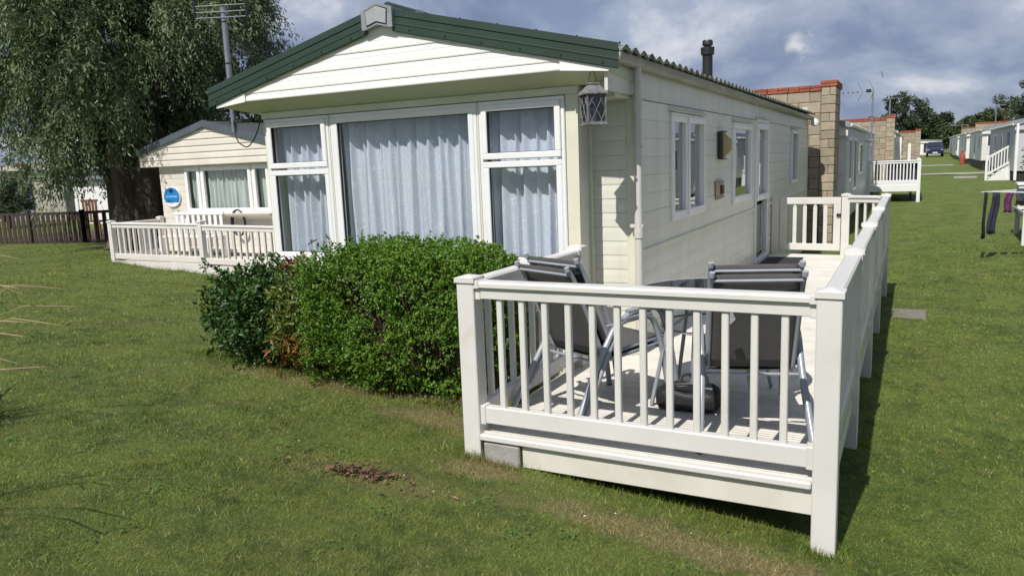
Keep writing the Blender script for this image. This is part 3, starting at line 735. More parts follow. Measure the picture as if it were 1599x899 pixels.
# gate
gate = thing('deck_gate', 'cream picket gate closing the far end of the deck', 'gate', (-1.4, DY1 + .12, .45))
gx0, gx1, gz0, gz1, gyy = -1.855, -.945, .44, 1.27, DY1 + .12
def GTf(a, d, z): return (a, gyy + .10 * (gx1 - a) - .04 + d, z)
part('gate_frame', frame_box(MB(GTf), gx0, gx1, gz0, gz1, .105, -.03, .03, .005), DECK, gate)
for k in range(4):
    xx = gx0 + .105 + (gx1 - gx0 - .21) * (k + .82) / 4.6
    part('picket', MB(GTf).prism([(-.028, gz0 + .10), (.028, gz0 + .10), (.028, gz1 - .15), (.012, gz1 - .108), (-.012, gz1 - .108), (-.028, gz1 - .15)], lambda u, z: (xx + u, -.018, z), lambda u, z: (xx + u, .018, z)), DECK, gate)
part('latch', MB(GTf).box(gx1 - .06, gx1 + .03, -.06, -.032, .98, 1.02, .004), BLACKP, gate)
tag(link('door_mat', MB().box(-1.93, -1.42, 11.35, 12.35, DZ + .001, DZ + .016, .005).mesh('door_mat', mat('black_mat', (.02, .02, .022), (.03, .03, .03), 40, .95, .8, 200))), 'black rubber mat on the deck below the glazed door', 'door mat')

# ------------------------------------------------------------------ chairs and table
def arc(pts, n=5):
    """rounds a polyline"""
    pts = [Vector(p) for p in pts]; out = [pts[0]]
    for a, b, c in zip(pts, pts[1:], pts[2:]):
        r_ = min(.09, (b - a).length * .45, (c - b).length * .45)
        p, q = b + (a - b).normalized() * r_, b + (c - b).normalized() * r_
        out += [p * (1 - t) ** 2 + b * 2 * t * (1 - t) + q * t * t for t in [k / n for k in range(n + 1)]]
    return out + [pts[-1]]
CS = .935                                                # overall height factor
def chair(label, loc, rz, group):
    c = thing('sling_chair', label, 'chair', loc, rz, group)
    hw = .235
    back = [(0.0, 1.045), (.06, .90), (.25, .44)]
    for s in (-1, 1):
        x = s * hw
        part('back_tube', MB().tube(arc([(x, -.02, 1.05), (x, .03, .98), (x, .26, .43), (x, .30, .405), (x, .76, .435), (x, .80, .40)]), .0135, 10), ALU, c, True, local=True)
        xo = s * (hw + .035)
        part('leg', MB().tube(arc([(xo + s * .03, -.06, 0.012), (xo, .20, .44), (xo, .34, .655), (xo, .66, .665), (xo, .75, .45), (xo + s * .015, .82, .012)]), .0195, 10), ALU, c, True, local=True)
        part('arm_rest', MB().tube(arc([(xo, .30, .60), (xo, .38, .675), (xo, .62, .682), (xo, .69, .60)]), [.016] + [.021] * 12 + [.016], 10) if False else MB().tube([(xo, .36, .668), (xo, .44, .672), (xo, .56, .674), (xo, .65, .668)], [.017, .021, .021, .017], 10), ALU, c, True, local=True)
        for (yy, q) in ((-.06, xo + s * .03), (.82, xo + s * .015)):
            part('foot', MB().lathe([(.019, 0), (.019, .03), (.016, .034)], (q, yy, 0), 10), DARK, c, True, local=True)
        part('end_cap', MB().tube([(x, -.026, 1.062), (x, -.018, 1.035)], .0165, 10), mat('cap_grey', (.34, .35, .38), None, 5, .4), c, True, local=True)
    part('top_bar', MB().tube([(-hw, -.005, 1.008), (hw, -.005, 1.008)], .0095, 10), ALU, c, True, local=True)
    part('cross_bar', MB().tube([(-hw - .03, .215, .40), (hw + .03, .215, .40)], .010, 8), ALU, c, True, local=True)
    part('cross_bar', MB().tube([(-hw, .78, .405), (hw, .78, .405)], .010, 8), ALU, c, True, local=True)
    rows = []
    prof = [(-.012, 1.045), (.035, .975), (.10, .815), (.175, .635), (.235, .49), (.265, .43)]
    for k in range(9):
        u = -1 + k / 4; rows.append([(u * hw, y_ + .014 * (1 - u * u), z_) for y_, z_ in prof])
    sb = MB().grid(rows); part('backrest', sb, SLING, c, 'all', local=True).modifiers.new('t', 'SOLIDIFY').thickness = .004
    rows = []
    for k in range(9):
        u = -1 + k / 4; rows.append([(u * hw, y_, z_ - .012 * (1 - u * u) * q) for y_, z_, q in ((.27, .418, .6), (.32, .406, 1), (.5, .416, 1), (.66, .43, 1), (.76, .437, .7), (.795, .415, .4))])
    part('seat', MB().grid(rows), SLING, c, 'all', local=True).modifiers.new('t', 'SOLIDIFY').thickness = .004
    for ch in c.children: ch.data.transform(Matrix.Diagonal((1, 1, CS, 1)))
    return c
lc, rc = Vector((-1.965, 4.165, DZ)), Vector((-.70, 4.12, DZ))
la, ra = math.atan2(-.42, .91), math.atan2(.30, .95)
off = lambda a, f, z: Vector((-math.sin(a) * f, math.cos(a) * f, z))
c1 = chair('lower grey sling chair of the stack in the left corner of the deck', lc, la, 'garden chairs')
copy_thing(c1, lc + off(la, .075, .042), la, 'upper grey sling chair of the stack in the left corner of the deck')
c3 = copy_thing(c1, rc, ra, 'lower grey sling chair of the stack backing onto the front rail, tag attached')
copy_thing(c1, rc + off(ra, .075, .042), ra, 'upper grey sling chair of the stack backing onto the front rail')
part('care_tag', MB().add([(-.17, .040, .75), (-.13, .023, .785), (-.105, .045, .725), (-.14, .060, .685)], [(0, 1, 2, 3)]), mat('tag_fabric', (.55, .55, .56), None, 5, .7), c3, local=True)
tbl = thing('patio_table', 'round smoked glass patio table between the two chair stacks', 'table', (-1.13, 5.0, DZ))
tr = .50
rim = MB().tube([(tr * math.cos(2 * math.pi * k / 40), tr * math.sin(2 * math.pi * k / 40), .72) for k in range(41)], .014, 8)
part('rim', rim, ALU, tbl, True, local=True)
part('glass_top', MB().lathe([(tr - .005, .722), (tr - .004, .731), (.001, .7312)], (0, 0, 0), 48), TGLASS, tbl, local=True)
for k in range(4):
    a = math.pi / 4 + k * math.pi / 2
    part('leg', MB().tube(arc([(.40 * math.cos(a), .40 * math.sin(a), .71), (.33 * math.cos(a), .33 * math.sin(a), .55), (.46 * math.cos(a), .46 * math.sin(a), .01)]), .014, 8), ALU, tbl, True, local=True)
part('brace', MB().tube([(.34 * math.cos(2 * math.pi * k / 24), .34 * math.sin(2 * math.pi * k / 24), .50) for k in range(25)], .009, 6), ALU, tbl, True, local=True)
bag = thing('black_bag', 'black fabric bag lying on the deck under the glass table', 'bag', (-1.22, 4.72, DZ))
bm = bmesh.new(); bmesh.ops.create_cube(bm, size=1); bmesh.ops.subdivide_edges(bm, edges=bm.edges, cuts=5, use_grid_fill=True)
for v in bm.verts:
    p = v.co.copy(); e = (abs(p.x * 2) ** 6 + abs(p.y * 2) ** 6 + abs(p.z * 2) ** 6) ** (1 / 6)
    p /= max(e, .8); n_ = .05 * math.sin(p.x * 13 + 1) * math.cos(p.y * 9) + .04 * math.sin(p.y * 21 + p.x * 5)
    v.co = Vector((p.x * .40, p.y * .24 * (1 + n_), (p.z + .5) * .135 * (1 + (n_ * 1.6 if p.z > 0 else 0)) + .002))
me = bpy.data.meshes.new('bag_body'); bm.to_mesh(me); bm.free(); me.materials.append(mat('black_nylon', (.012, .012, .014), (.02, .02, .022), 20, .55, .5, 60))
for p in me.polygons: p.use_smooth = True
link('bag_body', me, bag)
for s in (-1, 1): part('strap', MB().tube(arc([(-.09, s * .10, .12), (-.08, s * .125, .18), (.08, s * .12, .20), (.10, s * .10, .12)]), .010, 6), BLACKP, bag, True, local=True)
part('zip', MB().box(-.15, .15, -.004, .004, .136, .143), GREY, bag, local=True)

# ------------------------------------------------------------------ firewalls of stone block with red coping
block_cache = {}
def block_piece(parent, x0, x1, y0, y1, z0, z1, mt, name, c=.012):
    sx, sy, sz = x1 - x0, y1 - y0, z1 - z0
    k = (name, round(sx, 3), round(sy, 3), round(sz, 3), random.randrange(3))
    if k not in block_cache:
        mb = MB().box(-sx / 2, sx / 2, -sy / 2, sy / 2, 0, sz, c); r_ = random.Random(str(k))
        mb.v = [(x + r_.uniform(-.004, .004), y + r_.uniform(-.005, .005), z + r_.uniform(-.003, .003)) for x, y, z in mb.v]
        block_cache[k] = mb.mesh(name, mt)
    return inst(name, block_cache[k], parent, ((x0 + x1) / 2, (y0 + y1) / 2, z0))
def firewall(label, x0, x1, y, zb, zt, pillar=.30, pdepth=1.15, hgt=.235, vis_x=None):
    """block wall along x facing the camera, ending in a deeper pillar at x1"""
    t = thing('firewall', label, 'wall', (x1, y, zb), group='block firewalls between the caravan pitches')
    xp = x1 - pillar
    core = part('mortar_core', MB().box(x0, xp + .01, y + .012, y + .20, zb, zt - .01).box(xp + .012, x1 - .012, y + .002, y + pdepth - .012, zb, zt + .08), MORT, t)
    rows = int((zt - zb) / hgt)
    z = zt - hgt * rows
    for k in range(rows):
        za = z + k * hgt; x = xp - .46 * (.5 if k % 2 else 1.0) + .0
        e = xp - .006
        while e > (vis_x if vis_x is not None else x0) + .05:
            s = max(x, x0); block_piece(t, s + .006, e, y, y + .06, za + .006, za + hgt - .006, FIREB, 'block'); e = s - .006; x = s - .46
    hp = hgt / 1.0; z = zb; k = 0; rp = int((zt + .08 - zb) / (hgt * .78)); hp = (zt + .08 - zb) / rp
    for k in range(rp):
        za = zb + k * hp; f = x1 - pillar * (.38 if k % 3 == 0 else .0)
        sp = [(xp, x1)] if k % 3 else [(xp, xp + pillar * .58), (xp + pillar * .58, x1)]
        for (a, b) in sp: block_piece(t, a + .005, b - .005, y - .012, y + .06, za + .005, za + hp - .005, FIREB, 'block')
        n = 3; ofs = .2 if k % 2 else 0
        for q in range(n):
            ya, yb = y + .065 + (pdepth - .065) * q / n, y + .065 + (pdepth - .065) * (q + 1) / n
            block_piece(t, x1 - .06, x1, ya + .005, yb - .005, za + .005, za + hp - .005, FIREB, 'block')
    # coping: bricks on edge
    x = xp
    while x > (vis_x if vis_x is not None else x0):
        for lay in range(2):
            block_piece(t, x - .225 + .004, x - .004, y - .02 - .004 * lay, y + .22, zt + lay * .066 + .003, zt + lay * .066 + .063, COPE, 'coping_brick', .006)
        x -= .225
    for lay in range(2):
        for q in range(int(pdepth / .225) + 1):
            block_piece(t, xp - .015, x1 + .02, y - .03 + q * .225 + .003, y - .03 + (q + 1) * .225 - .003, zt + .08 + lay * .066 + .003, zt + .08 + lay * .066 + .063, COPE, 'coping_brick', .006)
    return t
firewall('tall stone block firewall with red coping directly behind the main caravan', -5.8, -1.51, 18.2, -.2, 3.27, vis_x=-4.0)
firewall('stone block firewall with red coping behind the raised white deck', -5.2, -.69, 35.6, 0, 3.14, pillar=.32, pdepth=.4, vis_x=-3.0)
firewall('farthest stone block firewall at the end of the left caravan row', -4, .42, 56, .3, 2.95, pillar=.3, pdepth=.4, vis_x=-.6)

# ------------------------------------------------------------------ other caravans
def van_simple(label, x0, x1, y0, y1, zf, ze, zr, front=(), left=(), right=(), wm=None, bm_=None, roofm=None, vergem=None, boards='', skirt=None, over=.18, curtain=None, fh=.30, gm=None, group=None, oy=.12, hb=.18):
    wm, bm_ = wm or MAT['pale_van'], bm_ or MAT['pale_van_board']
    xm = (x0 + x1) / 2
    t = thing('static_caravan', label, 'caravan', (xm, (y0 + y1) / 2, zf), group=group)
    clad(t, 'x', y0, -1, x0, x1, zf, ze - fh + .02, front, hb, wm, bm_, boards='f' in boards)
    clad(t, 'y', x0, -1, y0, y1, zf, ze, left, hb, wm, bm_, boards='l' in boards)
    clad(t, 'y', x1, 1, y0, y1, zf, ze, right, hb, wm, bm_, boards='r' in boards)
    part('end_wall', MB().box(x0 + .06, x1 - .06, y1 - .06, y1, zf, ze), wm, t)
    part('interior', MB().box(x0 + .3, x1 - .3, y0 + 1.2, y1 - .3, zf + .1, ze - .1), INT, t)
    ov = over; rz_ = lambda x: zr - (zr - ze) * abs(x - xm) / ((x1 - x0) / 2 + ov)
    g = part('gable', MB().prism([(x0 - ov + .05, ze - fh), (x1 + ov - .05, ze - fh), (x1 + ov - .05, ze - .03), (xm, zr - .03), (x0 - ov + .05, ze - .03)], lambda x, z: (x, y0 - oy, z), lambda x, z: (x, y0 - .001, z)), wm, t)
    if 'f' in boards:
        z = ze - fh; hh_ = .125
        while z < zr - .12:
            lim = lambda q: (max(x0 - ov + .04, xm - (zr - .05 - q) / (zr - ze) * (x1 - x0 + 2 * ov) / 2), min(x1 + ov - .04, xm + (zr - .05 - q) / (zr - ze) * (x1 - x0 + 2 * ov) / 2))
            prof = [(0, 0), (.014, .002), (.017, .012), (.010, hh_ * .7), (.003, hh_ * .9), (.003, hh_ - .001), (0, hh_ - .001)]
            part('siding_board', MB().prism(prof, lambda d, q: (lim(z + q)[0], y0 - oy - d, z + q), lambda d, q: (lim(z + q)[1], y0 - oy - d, z + q)), bm_, g)
            z += hh_
    for s, xe in ((-1, x0 - ov), (1, x1 + ov)):
        part('roof', MB().prism([(xm, zr), (xe, ze), (xe, ze - .05), (xm, zr - .05)], lambda x, z: (x, y0 - oy - .02, z), lambda x, z: (x, y1 + .1, z)), roofm or GREY, t)
        part('verge_board', MB().prism([(xm, zr + .015), (xe, ze + .015), (xe, ze - .11), (xm, zr - .11)], lambda x, z: (x, y0 - oy - .06, z), lambda x, z: (x, y0 - oy - .021, z)), vergem or GREY, t)
        part('gutter', MB().tube([(xe, y0 - oy, ze - .05), (xe, y1, ze - .05)], .05, 8), WHITE, t, True)
    for sidn, axis, pos, nrm, ops in (('f', 'x', y0, -1, front), ('l', 'y', x0, -1, left), ('r', 'y', x1, 1, right)):
        for o in ops:
            isd = o[2] < zf + .35
            window(t, axis, pos, nrm, *o, [(o[0] + .02, o[1] - .02, o[2] + .02, o[3] - .02, False)], .06, gm=gm or FARGL, hood=False, curt=curtain if sidn == 'f' else None, name='door' if isd else 'window', gasket=False)
    if skirt: part('skirt', MB().box(x0 + .1, x1 - .1, y0 + .1, y1 - .1, G(xm, y0) - .2, zf), skirt, t)
    return t
mat('pale_van', (.68, .63, .55), (.62, .57, .49), 2, .5, .04, 50)
mat('pale_van_board', (.70, .65, .57), (.64, .59, .52), 2, .45, .04, 50, rnd=.03)
mat('white_van', (.78, .77, .73), (.71, .70, .66), 1.5, .45, .04, 50, dirt=(.45, .45, .42), dscale=1.5)
mat('white_van_board', (.72, .71, .68), (.64, .63, .60), 1.5, .4, .04, 50, rnd=.03)
mat('shade_grey_van_board', (.55, .57, .58), (.45, .47, .48), 3, .4, .15, 14, rnd=.05, dirt=(.30, .32, .33), dscale=6, dlo=.5, dhi=.7)  # grey of the shadow side is put into the board colour
FARGL = mat('far_dark_pane', (.035, .042, .05), (.05, .06, .07), 2, .08, spec=.8)
DROOF = mat('dark_roof', (.07, .075, .08), (.05, .055, .06), 4, .6, .2, 40)
# neighbour on the left
nb = van_simple('pale beige caravan with grey gable trim and a round blue sign, below the big tree', -13.8, -10.6, 10.8, 21, .45, 2.515, 3.02,
    front=[(-13.05, -12.62, 1.25, 2.15), (-12.58, -11.22, 1.25, 2.15), (-11.18, -10.75, 1.25, 2.15)], boards='f', over=.46, curtain=(GCURT, -.11, .12), fh=.33, roofm=DROOF, vergem=mat('grey_verge', (.10, .115, .14), (.08, .095, .12), 4, .4), gm=GLASS, skirt=MAT['pale_van'], hb=.14)
part('bay_sill', MB().prism([(0, 0), (-.22, -.02), (-.20, -.06), (0, -.14)], lambda y, z: (-13.1, 10.8 + y, 1.25 + z), lambda y, z: (-10.62, 10.8 + y, 1.25 + z)), MAT['pale_van'], nb)
sg = thing('house_sign', 'round blue and white sign on the beige caravan wall', 'sign', (-13.46, 10.77, 1.57))
def ovalp(rx, rz_, n=28): return [(rx * math.cos(2 * math.pi * k / n), rz_ * math.sin(2 * math.pi * k / n)) for k in range(n)]
part('plate', MB().prism(ovalp(.245, .205), lambda x, z: (x, -.012, z), lambda x, z: (x, .012, z)), WHITE, sg, local=True)
part('blue_field', MB().prism([p for p in ovalp(.232, .192, 40) if p[1] > -.115], lambda x, z: (x, -.016, z), lambda x, z: (x, -.0125, z)), BLUE, sg, local=True)
part('emblem', MB().prism(ovalp(.055, .038), lambda x, z: (x, -.019, z + .125), lambda x, z: (x, -.0165, z + .125)), NAVYS, sg, local=True)
LB = mat('pale_blue_print', (.16, .48, .80), None, 5, .4)
mb = MB()
for k, (a, b) in enumerate(((-.17, -.10), (-.085, -.03), (-.015, .06), (.08, .165))): mb.box(a, b, -.019, -.0165, -.012, .03)
part('lettering', mb, LB, sg, local=True)
hose = MB().tube([(-11.55 + .17 * math.sin(a * 1.05) * (1 + .1 * math.sin(a * .3)), 10.68 + .015 * math.sin(a * .5), 1.05 + .25 * math.cos(a * 1.05)) for a in np.linspace(0, 25, 90)], .014, 6)
tag(link('garden_hose', hose.mesh('garden_hose', BLACKP, True)), 'dark coiled hose hanging under the windows of the beige caravan', 'hose')
WR = mat('white_plastic_rail', (.70, .67, .63), (.63, .60, .56), 3, .4, .03, 60, rnd=.03)
nd = thing('low_deck', 'small pale picket balustrade deck in front of the beige caravan', 'deck', (-11.5, 10.2, .4))
for (x, y) in ((-13.83, 9.6), (-11.33, 9.6), (-9.0, 9.6), (-13.83, 10.72)): post(nd, x, y, 1.19, .105, WR)
rail_run(nd, (-13.83, 9.6), (-11.33, 9.6), 1.13, .42, 15, WR, .105, .09, .042, (.02, .0), bracket=False)
rail_run(nd, (-11.33, 9.6), (-9.0, 9.6), 1.11, .40, 14, WR, .105, .09, .042, (0, -.03), bracket=False)
rail_run(nd, (-13.83, 9.6), (-13.83, 10.72), 1.13, .42, 6, WR, .105, .09, .042, bracket=False)
part('skirt_board', MB().box(-13.78, -11.39, 9.56, 9.60, .19, .40, .005).box(-11.27, -9.0, 9.56, 9.60, .05, .37, .005), WR, nd)
for k in range(8): part('deck_board', MB().box(-13.8, -9.0, 9.62 + k * .145, 9.76 + k * .145, .36, .385, .003), WR, nd)
bn = thing('white_garden_bench', 'white slatted bench behind the pale picket balustrade', 'bench', (-12.5, 10.35, .385))
for k in range(4): part('seat_slat', MB().box(-.7, .7, -.22 + k * .11, -.13 + k * .11, .42, .44, .004), WHITE, bn, local=True)
for k in range(9): part('back_slat', MB().box(-.66 + k * .155, -.58 + k * .155, .2, .22, .46, .85, .004), WHITE, bn, local=True)
part('back_rail', MB().box(-.7, .7, .19, .23, .83, .89, .006), WHITE, bn, local=True)
for x in (-.66, .66):
    for y in (-.2, .2): part('leg', MB().box(x - .025, x + .025, y - .025, y + .025, 0, .42, .003), WHITE, bn, local=True)

# second caravan down the lane (left row)
v2 = van_simple('weathered white caravan, its shadow side coloured grey, just beyond the first block firewall', -5.3, -1.40, 20, 34.6, .3, 2.62, 3.05,
    right=[(20.6, 21.6, 1.2, 2.3), (22.2, 23.6, .9, 2.3), (24.3, 26.4, 1.25, 2.2), (29.3, 30.1, .45, 2.35), (31.0, 32.4, 1.3, 2.2)], boards='r', wm=MAT['white_van'], bm_=MAT['shade_grey_van_board'], roofm=ROOF, over=.08, group=None, skirt=DARK)
v3 = van_simple('grey-sided caravan beyond the second block firewall', -4.6, -.72, 37.5, 54, .5, 2.75, 3.2, right=[(39, 40, .6, 2.4), (42, 43.2, 1.4, 2.3), (46, 47, .6, 2.4)], boards='', wm=MAT['white_van'], roofm=DROOF, over=.08, skirt=DARK)
part('porch_post', MB().box(-.6, -.48, 41.0, 41.12, .4, 2.5).box(-.2, -.08, 41.0, 41.12, .4, 2.2), WHITE, v3)
# its raised deck
WD = mat('white_deck_rail', (.78, .78, .77), (.73, .73, .72), 3, .4, .03, 60)
d2 = thing('raised_deck', 'raised white picket deck farther down the lane with dark screen', 'deck', (-.6, 30, .9))
y2 = 29.5
for (x, y) in ((-1.32, y2), (.22, y2), (.22, 33.2)): post(d2, x, y, 1.60, .11, WD)
rail_run(d2, (-1.32, y2), (.22, y2), 1.575, .80, 13, WD, .11, .10, .042, bracket=False)
rail_run(d2, (.22, y2), (.22, 33.2), 1.575, .80, 20, WD, .11, .10, .042, bracket=False)
part('deck_floor', MB().box(-1.38, .2, y2 + .02, 33.2, .62, .68), WD, d2)
part('skirt_board', MB().box(-1.27, .17, y2 - .03, y2 + .0, .52, .74, .005), WD, d2)
NAVY = mat('navy_cloth', (.012, .014, .03), (.02, .022, .04), 9, .8, .3, 60)
part('screen', MB().box(-.80, .17, y2 + .12, y2 + .14, .86, 1.50), NAVY, d2)
part('under_deck_shade', MB().box(-1.38, -1.30, y2, 33, .1, .62).box(-.05, .02, y2 + .6, y2 + .7, .1, .62), DARK, d2)  # dark boxes added to stand for the shade under the deck

# ------------------------------------------------------------------ aerials
def yagi(label, base, top, r_, boom, dish=None, style='log'):
    t = thing('tv_aerial', label, 'aerial', base)
    h_ = top - base[2]
    mast = part('mast', MB().tube([(0, 0, 0), (0, 0, h_)], r_, 12), MASTG, t, True, local=True)
    if style == 'near':
        for k, z in enumerate((h_ * .55, h_ * .88)): part('mast_band', MB().tube([(0, 0, z), (0, 0, z + .012)], r_ + .004, 12), BLACKP, mast, True)
        d = Vector((.93, .36, 0))
        for z in (h_ - .10, h_ - .045, h_ + .015):
            part('element', MB().tube([d * -.27 + Vector((0, -.035, z)), d * .27 + Vector((0, -.035, z - .004))], .0045, 6), ALU, t, True, local=True)
        for q, a in ((-.27, -.085), (.27, -.11)):
            part('end_bar', MB().box(q * d.x - .009, q * d.x + .009, q * d.y - .045, q * d.y - .025, h_ + a, h_ + .10), BLACKP, t, local=True)
        part('bracket', MB().box(-.05, .27, -.02, .02, .08, .12).box(-.05, .27, -.02, .02, .50, .54), BLACKP, t, local=True)
    elif style == 'x':
        part('boom', MB().tube([(.06, 0, h_), (-.95, -.1, h_ - .03)], .016, 6), ALU, t, True, local=True)
        for bx in (.02, -.32):
            for sz in (-1, 1):
                for dy in (-.12, .12): part('reflector', MB().tube([(bx, dy * .3, h_ + .02 * sz), (bx - .13, dy, h_ + .29 * sz)], .011, 5), ALU, t, True, local=True)
        for k in range(4): part('element', MB().tube([(-.45 - k * .14, -.2, h_ - .02), (-.45 - k * .14, .12, h_ - .02)], .02, 5), BLACKP, t, True, local=True)
        part('junction_box', MB().box(-.2, -.05, -.06, .06, h_ - .05, h_ + .05, .01), BLACKP, t, local=True)
    else:
        bd = Vector(boom); L_ = bd.length; bd.normalize(); sd = bd.cross(Vector((0, 0, 1)))
        part('boom', MB().tube([Vector((0, 0, h_)) - bd * L_ * .35, Vector((0, 0, h_)) + bd * L_ * .65], .02, 6), ALU, t, True, local=True)
        for k in range(7):
            p = Vector((0, 0, h_)) + bd * L_ * (-.30 + k * .15); w_ = .17 - .008 * k
            part('element', MB().tube([p - sd * w_, p + sd * w_], .012, 5), ALU, t, True, local=True)
    if dish:
        part('dish', MB().lathe([(.02, 0), (.14, .02), (.24, .07), (.235, .075), (.13, .03), (.01, .012)], (0, 0, 0), 18), WHITE, t, True, local=True)
        t.children[-1].rotation_euler = (R(70), 0, R(20)); t.children[-1].location = (.10, -.1, dish)
    return t
yagi('grey mast with a small aerial at the left eaves of the main caravan', (-6.16, 5.76, 2.40), 3.62, .028, (0, 0, 0), style='near')
cab = MB().tube(arc([(-6.14, 5.74, 2.5), (-6.08, 5.7, 2.30), (-5.85, 5.62, 2.22), (-5.70, 5.60, 2.34), (-5.62, 5.60, 2.5)], 8), .006, 6)
tag(link('aerial_cable', cab.mesh('aerial_cable', BLACKP, True)), 'black cable looping below the left eaves of the main caravan', 'cable')
yagi('spiky aerial with a white dish on the caravan beyond the firewall', (-1.22, 28.0, 2.2), 3.86, .025, (-.9, -.25, -.05), dish=1.30, style='x')
yagi('plain aerial mast on the grey-sided caravan beyond the second firewall', (-.95, 37.4, .6), 4.1, .035, (-.5, .2, 0))
for lab, px, py, pz in (('aerial with a long crossbar above the right hand row', 4.9, 62, 4.6), ('low aerial farther along the right hand row', 4.2, 88, 4.0)):
    yagi(lab, (px, py, 1.0), pz, .035, (-1.6, -.2, 0))

# ------------------------------------------------------------------ right hand row
def stairs(label, x0, x1, y, zg, zp, n=5):
    t = thing('white_steps', label, 'steps', (x0, y, zg))
    for k in range(n):
        xa = x0 + (x1 - x0) * k / n; z = zg + (zp - zg) * (k + 1) / n
        part('tread', MB().box(xa, xa + (x1 - x0) / n + .03, y, y + 1.0, z - .04, z, .004), WD, t)
    part('stringer', MB().prism([(x0 + .05, zg), (x1, zg), (x1, zp - .04), (x1 - .1, zp - .05), (x0 + .1, zg + .08)], lambda x, z: (x, y + .02, z), lambda x, z: (x, y + .06, z)), WD, t)
    for x, zt in ((x0, zg + 1.15), (x1, zp + .98)): part('post', MB().box(x - .05, x + .05, y - .06, y + .04, zg - .05, zt, .005), WD, t)
    for a, b in ((.98, 0), (.22, 0)):
        part('handrail' if a > .5 else 'bottom_rail', MB().prism([(x0, zg + a), (x0, zg + a + .1), (x1, zp + a - .12), (x1, zp + a - .22)], lambda x, z: (x, y - .04, z), lambda x, z: (x, y + .02, z)), WD, t)
    for k in range(7):
        u = (k + 1) / 8; x = x0 + (x1 - x0) * u; z = zg + (zp - .22 - zg) * u
        part('baluster', MB().box(x - .022, x + .022, y - .03, y + .01, z + .26, z + 1.0), WD, t)
    return t
stairs('white steps with a sloping picket rail on the right hand side', 3.07, 3.98, 42, G(3.2, 42), 1.12)
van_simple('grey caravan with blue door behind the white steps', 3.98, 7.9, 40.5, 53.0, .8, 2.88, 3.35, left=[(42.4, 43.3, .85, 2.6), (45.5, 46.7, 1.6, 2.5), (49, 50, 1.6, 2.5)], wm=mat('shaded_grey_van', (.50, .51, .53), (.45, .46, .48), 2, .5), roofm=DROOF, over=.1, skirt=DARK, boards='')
part('blue_door', MB().box(3.93, 3.975, 42.45, 43.25, .9, 2.55), mat('blue_door', (.03, .07, .22), None, 5, .4), [o for o in bpy.data.objects if o.get('label', '').startswith('grey caravan with blue door')][0])
part('porch_post', MB().box(3.98, 4.08, 40.2, 40.3, .4, 2.85), WHITE, [o for o in bpy.data.objects if o.get('label', '').startswith('grey caravan with blue door')][0])
COPR = lambda lab, x0, x1, y, zb, zt: firewall(lab, x0, x1, y, zb, zt, pillar=.3, pdepth=.3, vis_x=x0)
van_simple('pale caravan with an open-topped front window beyond the white steps', 3.75, 7.7, 55.5, 67, 1.05, 2.95, 3.45, front=[(3.98, 4.55, 1.85, 2.62), (4.75, 5.15, 1.85, 2.62)], left=[(57, 58, 1.7, 2.6), (61, 62, 1.1, 2.7)], wm=MAT['white_van'], bm_=MAT['white_van_board'], roofm=DROOF, over=.08, skirt=DARK, boards='f', hb=.3)
firewall('red-topped block firewall behind the pale caravan of the right row', 4.1, 8.2, 67.8, .6, 3.55, pillar=.3, pdepth=.3)
van_simple('narrow pale caravan in the middle of the right row', 3.7, 7.6, 70, 81, 1.0, 3.0, 3.4, left=[(71, 72, 1.1, 2.7), (75, 76, 1.8, 2.6)], front=[(3.9, 4.5, 1.9, 2.6)], wm=MAT['white_van'], roofm=DROOF, over=.08, skirt=DARK)
firewall('far red-topped block firewall in the right row', 3.9, 8.0, 82.5, .7, 3.55, pillar=.3, pdepth=.3)
van_simple('farther pale caravan of the right row', 3.75, 7.6, 85, 96, 1.1, 3.05, 3.45, left=[(86, 87, 1.2, 2.7), (90, 91, 1.9, 2.7)], front=[(4.0, 4.6, 1.9, 2.6)], wm=MAT['white_van'], roofm=DROOF, over=.08, skirt=DARK)
van_simple('last small white caravan at the end of the right row', 4.0, 7.8, 99, 110, 1.2, 3.1, 3.5, left=[(100, 101, 1.2, 2.7), (104, 105, 1.9, 2.7)], wm=MAT['white_van'], roofm=DROOF, over=.08, skirt=DARK)
van_simple('long low white caravan across the end of the lane', -7.5, 3.3, 118, 122, 1.0, 2.9, 3.2, front=[(-3, -1.5, 1.7, 2.5), (1.2, 1.9, 1.2, 2.6)], wm=MAT['white_van'], roofm=mat('pale_roof', (.4, .4, .42), None, 3, .6), over=.1, skirt=DARK)
van_simple('long white caravan hidden at the right, seen in the side window reflections', 4.3, 8.2, 25, 38, .4, 2.7, 3.15, left=[(26, 27.2, 1.4, 2.3), (29, 30.4, 1.4, 2.3), (33, 33.9, .5, 2.4), (35.5, 36.7, 1.4, 2.3)], wm=MAT['white_van'], bm_=MAT['white_van_board'], roofm=DROOF, over=.1, skirt=DARK)
# caravan on the near right, its deck reaches into the picture
van_simple('white caravan on the near right whose deck edge shows', 4.2, 8.1, 7.5, 22, .4, 2.6, 3.1, left=[(9, 10.2, 1.3, 2.3), (12, 13.6, 1.3, 2.3), (15, 15.9, .5, 2.4), (18.5, 19.7, 1.3, 2.3)], wm=MAT['white_van'], bm_=MAT['white_van_board'], roofm=mat('red_roof', (.30, .09, .05), (.24, .07, .04), 5, .8), over=.1, skirt=DARK)
d3 = thing('side_deck', 'weathered deck edge on white posts at the right border', 'deck', (3, 19, 0))
for (x, y) in ((2.13, 18.9), (2.20, 21.0), (2.13, 16.9)): post(d3, x, y, .62, .10, WD)
part('deck_floor', MB().box(2.15, 4.15, 16.9, 21.2, .42, .50), mat('grey_deck_floor', (.30, .29, .27), None, 4, .7), d3)
part('edge_rail', MB().tube([(2.12, 16.9, .55), (2.12, 21.2, .55)], .018, 8), ALU, d3, True)
